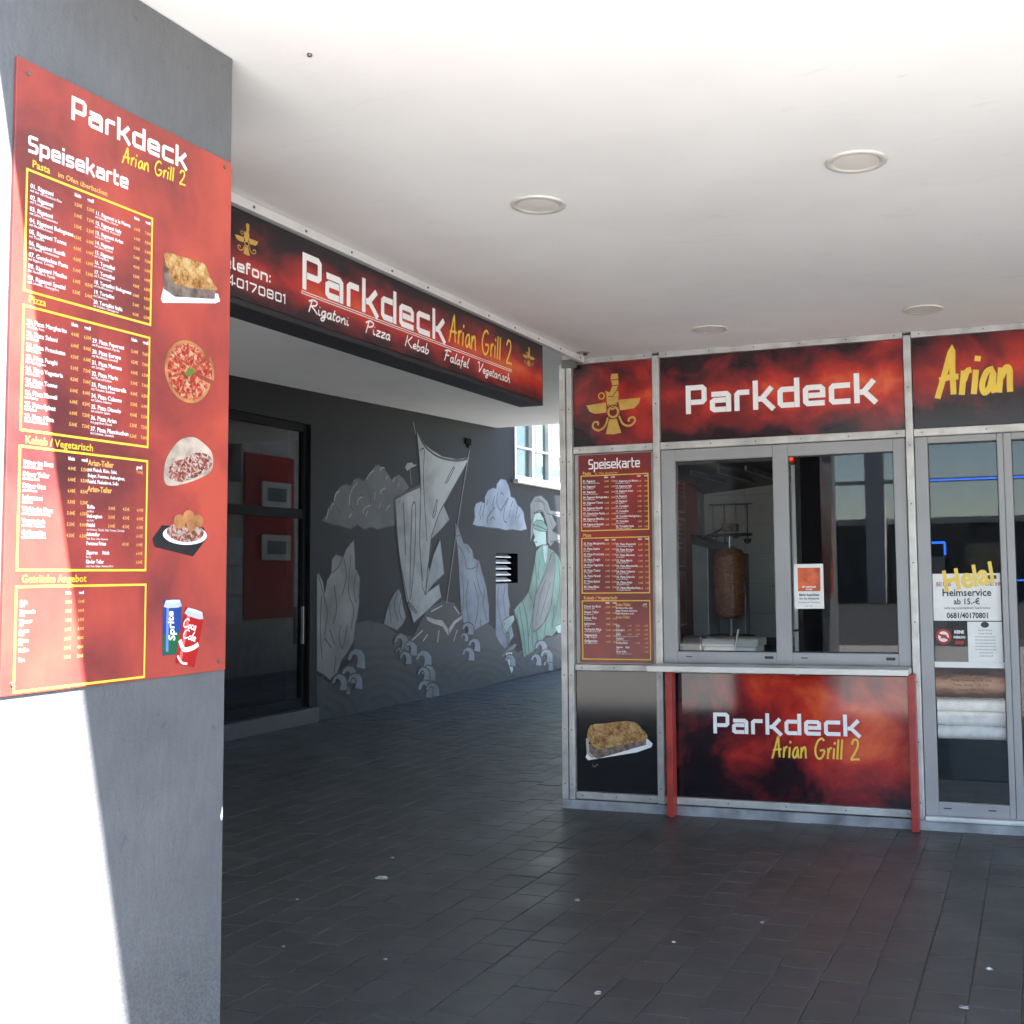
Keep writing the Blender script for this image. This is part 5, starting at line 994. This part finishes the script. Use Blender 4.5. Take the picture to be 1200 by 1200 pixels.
MB().fbox(FX(-2.999), 9.2, 10.25, .98, 2.62, 0, .02).build('panel', M('glossy red sheet', (.55, .05, .04), .15, var=.2, vs=3), ib)
wt = MB(); yt = MB(); am = MB(); FI = F((-2.978, 9.22, 0), (0, 1, 0), (0, 0, 1), (1, 0, 0))
lettering(wt, FI, 'Speisekarte', .1, 2.54, .05, width=.4)
section(FI, .05, .62, 2.48, 2.10, PASTA_L[:6], PASTA_R[:6], PR, res=1, lw=.01); section(FI, .05, .62, 2.04, 1.62, PIZ_L[:6], PIZ_R[:6], PR, res=1, lw=.01); section(FI, .05, .62, 1.56, 1.1, VEG_L[:6], [], PR, res=1, lw=.01)
for m_, n_, q in ((wt, 'white_lettering', m_wtext), (yt, 'yellow_lettering', m_ytext), (am, 'amber_lettering', m_amber)): m_.build(n_, q, ib, kind='stuff')
bx = thing('food_container', 'white lidded food container standing on the worktop behind the glass', 'container', (-2.12, 8.2, .94))
MB().box(-2.31, -1.92, 8.06, 8.32, .942, 1.02).build('tub', m_white, bx, .012); MB().box(-2.325, -1.905, 8.045, 8.335, 1.0205, 1.078).build('lid', M('cream lid', (.66, .64, .58), .4), bx, .01)
MB().tube([(-2.085+.045*math.sin(k*.35), 8.03, .95+.2*math.sin(k*.35+.0)) for k in range(5)], .008).build('scoop_handle', m_white, bx)
tag(MB().box(-2.48, -2.34, 8.1, 8.25, .9401, 1.09).box(-2.8, -2.5, 8.05, 8.3, .9401, 1.02).build('spice_tins', m_steel, None, .01), 'small steel tins beside the white food container', 'tins')
tk = tag(MB().tube([(-1.78, 8.3, .94), (-1.80, 8.3, 1.12), (-1.62, 8.3, 1.13)], .008).box(-1.9, -1.6, 8.2, 8.5, .90, .9395).build('tap', m_black, None), 'thin black bent tap at the end of the worktop', 'tap')
for i, (x, y, h, c_, lab) in enumerate(((-2.72, 8.15, .21, (.45, .04, .02), 'red sauce bottle among the tins inside the hatch'), (-2.64, 8.3, .20, (.5, .36, .05), 'mustard yellow sauce bottle inside the hatch'), (-2.56, 8.15, .19, (.5, .5, .48), 'white sauce bottle inside the hatch'))):
    sb = thing('sauce_bottle', lab, 'bottle', (x, y, 1.021 if x < -2.5 else .94))
    MB().lathe((x, y, 1.021), [(0, 0), (.032, .002), (.033, h*.62), (.026, h*.72), (.012, h*.76), (.012, h*.8)], 16).build('bottle', M('sauce %d' % i, c_, .3), sb)
    MB().lathe((x, y, 1.021), [(.013, h*.8), (.011, h*.86), (.004, h), (0, h)], 12).build('nozzle', m_white, sb)
ut = thing('utensil_rail', 'steel rail with ladles hung on the white tiles by the hood', 'rail', (-2.75, 10.47, 2.1))
MB().cyl((-2.92, 10.46, 2.20), (-2.5, 10.46, 2.20), .008).build('rail', m_steel, ut)
for k in range(4):
    x = -2.88+k*.11; l_ = (.3, .36, .28, .33)[k]
    MB().cyl((x, 10.45, 2.20), (x, 10.45, 2.20-l_), .006, n=8).lathe((x, 10.45, 2.20-l_-.03), [(0, -.02), (.03, -.005), (.04, .03), (.036, .03), (0, .0)], 12).build('ladle', m_tray if k % 2 else m_steel, ut)
sf_ = thing('shelf', 'steel wall shelf with pots above the kebab grill on white tiles', 'shelf', (-2.0, 10.4, 1.75))
MB().box(-2.28, -1.78, 10.22, 10.488, 1.42, 1.44).build('board', m_steel, sf_, .003)
for k in range(3): tag(MB().lathe((-2.2+k*.15, 10.35, 1.4405), [(0, 0), (.055, 0), (.058, .13), (.06, .135), (.05, .14), (0, .145)], 16).build('pot', m_steel if k != 1 else m_tray), ('small steel pot at the dark end of the wall shelf', 'dull grey pot between two steel pots', 'small steel pot at the partition end of the wall shelf')[k], 'pot')
# lit strips
m_blue = emit('blue light strip', (.02, .13, 1.0), .17)
for i, (pts, lab) in enumerate((([(-.80, 8.8, 2.226), (.30, 8.8, 2.226)], 'long blue light strip high behind the glazed door'), ([(-.80, 8.8, 1.758), (-.645, 8.8, 1.758), (-.645, 8.8, 1.665)], 'short bent blue light strip behind the glazed door'), ([(-.15, 8.8, 1.472), (.3, 8.8, 1.472)], 'low blue light strip behind the second door leaf'))):
    tag(MB().tube(pts, .005 if i != 1 else .008).build('light_strip', m_blue), lab, 'light', 'blue light strips inside the kiosk')
sh_ = tag(MB().box(-.95, -.648, 8.85, 9.4, .005, 1.66).box(-.95, .5, 8.85, 9.3, .005, 1.05).build('drinks_counter', m_black, None, .01), 'dark counter block behind the glazed door', 'counter')
rl_ = thing('heat_lamp', 'small glowing red heat lamp under the hood inside the kiosk', 'lamp', (-1.8, 8.1, 2.3))
MB().box(-1.74, -1.60, 8.0, 8.12, 2.32, 2.40).build('lamp_housing', m_red, rl_, .01); MB().box(-1.73, -1.61, 7.99, 7.998, 2.345, 2.37).build('lamp_tube', emit('red heat glow', (1., .08, .02), .14), rl_)
# ------------------------------------------------------------------ papers on glass
FG = F((0, YK+.0215, 0), (1, 0, 0), (0, 0, 1), (0, -1, 0))
def sheet(name, label, cat, x0_, x1_, z0_, z1_, m_, d=.0): 
    o = thing(name, label, cat, (x0_, YK+.02, z0_)); MB().fbox(FG, x0_, x1_, z0_, z1_, d, d+.0012).build('sheet', m_, o); return o
o = sheet('notice', 'white notice with an orange block taped to the hatch window pane', 'notice', -1.459, -1.272, 1.32, 1.602, m_paper)
MB().fbox(FG, -1.435, -1.292, 1.43, 1.578, .0012, .002).build('picture', paint('orange print', (.55, .10, .03), .5, .3), o)
tt = MB(); tt.text(FG, 'Bitte beachten', -1.365, 1.40, .022, .0016, 'c', bold=.03); tt.text(FG, 'Sie die Abstände', -1.365, 1.378, .019, .0016, 'c', bold=.02); tt.text(FG, 'Danke für Ihr Verständnis', -1.365, 1.356, .013, .0016, 'c'); tt.text(FG, 'Ihr Team', -1.365, 1.333, .012, .0016, 'c'); tt.build('lettering', m_ink, o)
tt = MB(); tt.text(FG, 'MIT ABSTAND', -1.365, 1.452, .014, .0024, 'c', bold=.03); tt.text(FG, 'SICHER', -1.365, 1.437, .013, .0024, 'c', bold=.03); tt.build('white_lettering', m_wtext, o)
o = sheet('poster', 'white delivery poster with phone number on the glazed door', 'poster', -.606, -.213, 1.246, 1.53, m_paper)
tt = MB(); tt.text(FG, 'Heimservice', -.41, 1.395, .062, .0016, 'c', bold=.02, sx=.92); tt.text(FG, 'ab 15.-€', -.41, 1.345, .05, .0016, 'c', bold=.02, sx=.9); tt.text(FG, 'Lieferung innerstädtisch Saarbrücken', -.41, 1.317, .019, .0016, 'c', bold=.01, sx=.95); tt.text(FG, '0681/40170801', -.41, 1.262, .046, .0016, 'c', bold=.03, sx=.85); tt.build('black_lettering', m_ink, o)
tt = MB(); tt.text(FG, 'BEI UNS', -.585, 1.455, .035, .0016, bold=.02, sx=.7); tt.text(FG, 'UND IHR', -.30, 1.455, .032, .0016, bold=.02, sx=.7); tt.build('red_lettering', paint('dull red print', (.28, .03, .03)), o)
MB().fbox(FG, -.30, -.235, 1.495, 1.518, .0012, .0017).build('badge', m_ink, o)
st = MB(); v_, f_, w__ = text_mesh('Helal', 3, .028); a_ = R(11)
st.add([FG.p(-.54+(p*.82*math.cos(a_)-q*math.sin(a_))*.18+q*.012, 1.42+(p*.82*math.sin(a_)+q*math.cos(a_))*.18, .004) for p, q in v_], f_)
tag(st.build('lettering_sticker', m_ytext), 'yellow slanted Helal letters stuck across the delivery poster', 'sticker')
o = sheet('notice', 'small round red sign sticker low on the door glass', 'sticker', -.604, -.50, 1.10, 1.20, paint('dark sticker', (.03, .03, .03)))
MB().ell(FG, -.552, 1.15, .046, .046, .002, 24).build('ring', paint('sticker red', (.40, .03, .03)), o); MB().ell(FG, -.552, 1.15, .032, .032, .003, 24).build('disc', m_paper, o)
MB().strip(FG, [(-.58, 1.165), (-.52, 1.135)], .012, .0036).poly(FG, [(-.57, 1.14), (-.56, 1.165), (-.535, 1.16), (-.53, 1.142)], .0033).build('symbol', paint('sticker red b', (.40, .03, .03)), o)
o = sheet('notice', 'small dark sticker reading Keine Werbung on the door glass', 'sticker', -.495, -.425, 1.09, 1.20, m_ink)
tt = MB(); tt.text(FG, 'KEINE', -.46, 1.17, .026, .0018, 'c', bold=.03, sx=.8); tt.text(FG, 'WERBUNG', -.46, 1.14, .020, .0018, 'c', bold=.03, sx=.7); tt.build('lettering', m_wtext, o); MB().fbox(FG, -.485, -.435, 1.105, 1.125, .0013, .0018).build('stripe', paint('sticker red c', (.40, .03, .03)), o)
o = sheet('price_list', 'white printed list with a dark round clip on the door glass', 'notice', -.411, -.212, 1.0, 1.24, m_paper)
tt = MB()
for k in range(9): tt.text(FG, random.choice(('Wir beraten Sie gerne', 'Zusatzstoffe', 'enthält Farbstoff', 'mit Antioxidationsmittel')), -.31, 1.185-.019*k, .012, .0016, 'c')
tt.build('lettering', m_ink, o); MB().ell(FG, -.31, 1.222, .024, .018, .003, 16).build('clip', m_black, o)
sheet('paper_strip', 'plain white paper strip taped under the price list on the door', 'paper', -.609, -.205, .985-.02, .9995+.0, m_paper, .0004)
o = sheet('poster', 'brown wooden-look opening hours poster on the door glass', 'poster', -.606, -.207, .787, .962, smoke('wood print', c=.08, nz=.5, bm=.75, zc=.45, scale=5, sx=.6, seed=9, rough=.4, stops=[(0, (.02, .012, .01)), (.3, (.08, .035, .022)), (.6, (.30, .15, .09)), (.9, (.45, .27, .18))]))
tt = MB(); tt.text(FG, 'Öffnungszeiten', -.40, .925, .042, .0018, 'c', bold=.02, sx=.85); 
for k, s_ in enumerate(('Montag - Donnerstag  11.00 - 22.00', 'Freitag - Samstag  11.00 - 23.00', 'Sonntag  12.00 - 22.00')): tt.text(FG, s_, -.40, .885-.028*k, .018, .0018, 'c', sx=.9)
tt.build('lettering', paint('dark brown print', (.035, .02, .015)), o)
pb = thing('paper_stack', 'creased white paper rolls stacked behind the lower door glass', 'paper', (-.4, YK+.05, .535))
for z0_, r_ in ((.736, .036), (.655, .045), (.575, .043)):
    mb = MB(); n_ = 14
    mb.cyl((-.604, YK+.075, z0_), (-.206, YK+.075, z0_), r_, n=18)
    mb.build('paper_roll', M('creased paper', (.60, .595, .58), .7, var=.1, vs=14, bump=.6, bs=22), pb)
# ------------------------------------------------------------------ ceiling lights and dots
m_lens = M('frosted lamp lens', (.74, .71, .66), .4, var=.04); m_ring = M('cream lamp ring', (.66, .63, .58), .35, metal=.1)
for (x, y), lab in zip(((-1.828, 4.09), (-.565, 4.075), (-1.824, 6.61), (-.557, 6.58)), ('round recessed ceiling light over the open floor on the pillar side', 'round recessed ceiling light over the open floor on the door side', 'round recessed ceiling light close above the white lettered hatch sign', 'round recessed ceiling light close above the yellow lettered door sign')):
    dl = thing('ceiling_light', lab, 'ceiling light', (x, y, 3.03), 'recessed lights in the ceiling')
    MB().lathe((x, y, 0), [(.112, 3.0295), (.112, 3.026), (.107, 3.0225), (.088, 3.023), (.083, 3.0265)], 40).build('ring', m_ring, dl)
    MB().lathe((x, y, 0), [(.083, 3.0262), (.05, 3.0245), (0, 3.024)], 40).build('lens', m_lens, dl)
dt = thing('sprinkler', 'small dark sprinkler in the ceiling at the kiosk corner', 'sprinkler', (-2.80, 6.98, 3.03))
MB().lathe((-2.80, 6.98, 0), [(.045, 3.0295), (.043, 3.026), (.02, 3.024), (0, 3.0238)], 24).build('rose', M('grey rose', (.3, .29, .28), .4), dt); MB().cyl((-2.785, 6.98, 3.008), (-2.785, 6.98, 3.0236), .014, n=12).build('head', m_black, dt)
tag(MB().lathe((-1.886, 2.649, 0), [(.007, 3.0295), (.006, 3.022), (0, 3.021)], 12).build('ceiling_hook', m_screw), 'tiny lone screw in the white ceiling near the pillar', 'screw')
# ------------------------------------------------------------------ litter
for i, ((x, y, s_), lab) in enumerate(zip([(-3.245, 5.227, .05), (-2.122, 5.153, .024), (-1.208, 5.073, .017), (-1.499, 4.699, .016), (-1.594, 4.053, .025), (-.231, 4.75, .022), (-.301, 4.316, .024), (-3.418, 5.619, .016), (-3.055, 4.155, .014), (-2.552, 4.145, .016), (-3.43, 4.77, .014)],
        ['largest torn paper scrap on the dark paving'] + ['tiny pale litter scrap on the dark paving']*10)):
    mb = MB(); n_ = 7; P_ = [(x+s_*.85*random.uniform(.5, 1)*math.cos(2*math.pi*k/n_), y+.6*s_*random.uniform(.5, 1)*math.sin(2*math.pi*k/n_)) for k in range(n_)]
    mb.add([(*p, .003+random.uniform(0, .35)*s_) for p in P_]+[(x, y, .004+.2*s_)]+[(*p, .0025) for p in P_], [(k, (k+1) % n_, n_) for k in range(n_)]+[tuple(range(2*n_, n_, -1))])
    tag(mb.build('paper_scrap', m_paper), lab, 'litter', 'scraps on the paving')
# ------------------------------------------------------------------ across the street (seen mirrored in the glass)
lo = thing('pavilion', 'long low dark pavilion across the street mirrored in the kiosk glass', 'building', (20, -45, 0))
MB().box(-11, 60, -52, -45, -.03, 3.9).build('wall', M('dark pavilion wall', (.05, .05, .052), .7), lo); MB().box(-11.3, 60.3, -52.3, -44.2, 3.9, 4.2).build('roof', m_fac, lo)
for k in range(6): MB().box(-8.0+k*11.5, -7.1+k*11.5, -44.1, -43.2, -.03, 7.8).build('pier', m_fac, lo)
MB().box(-11.5, 60, -44.2, -43.1, 7.8, 8.7).build('deck_edge', m_fac, lo); MB().box(-11.5, 60, -43.6, -43.5, 5.9, 6.1).build('deck_rail', m_fac, lo)
for k in range(14): MB().box(-9+k*4.8, -6.4+k*4.8, -44.99, -44.9, .3, 2.9).build('window', m_dglass, lo)
tb = thing('building', 'tall dark grey building across the street beyond the pillar', 'building', (-25, -12, 0))
MB().box(-60, -5.2, -16, -12, -.03, 17).build('wall', M('dark grey render', (.09, .09, .095), .8), tb)
for i in range(8):
    for k in range(4): MB().box(-51+i*5.5, -48.6+i*5.5, -11.99, -11.92, 1+k*3.8, 2.8+k*3.8).build('window', m_dglass, tb)
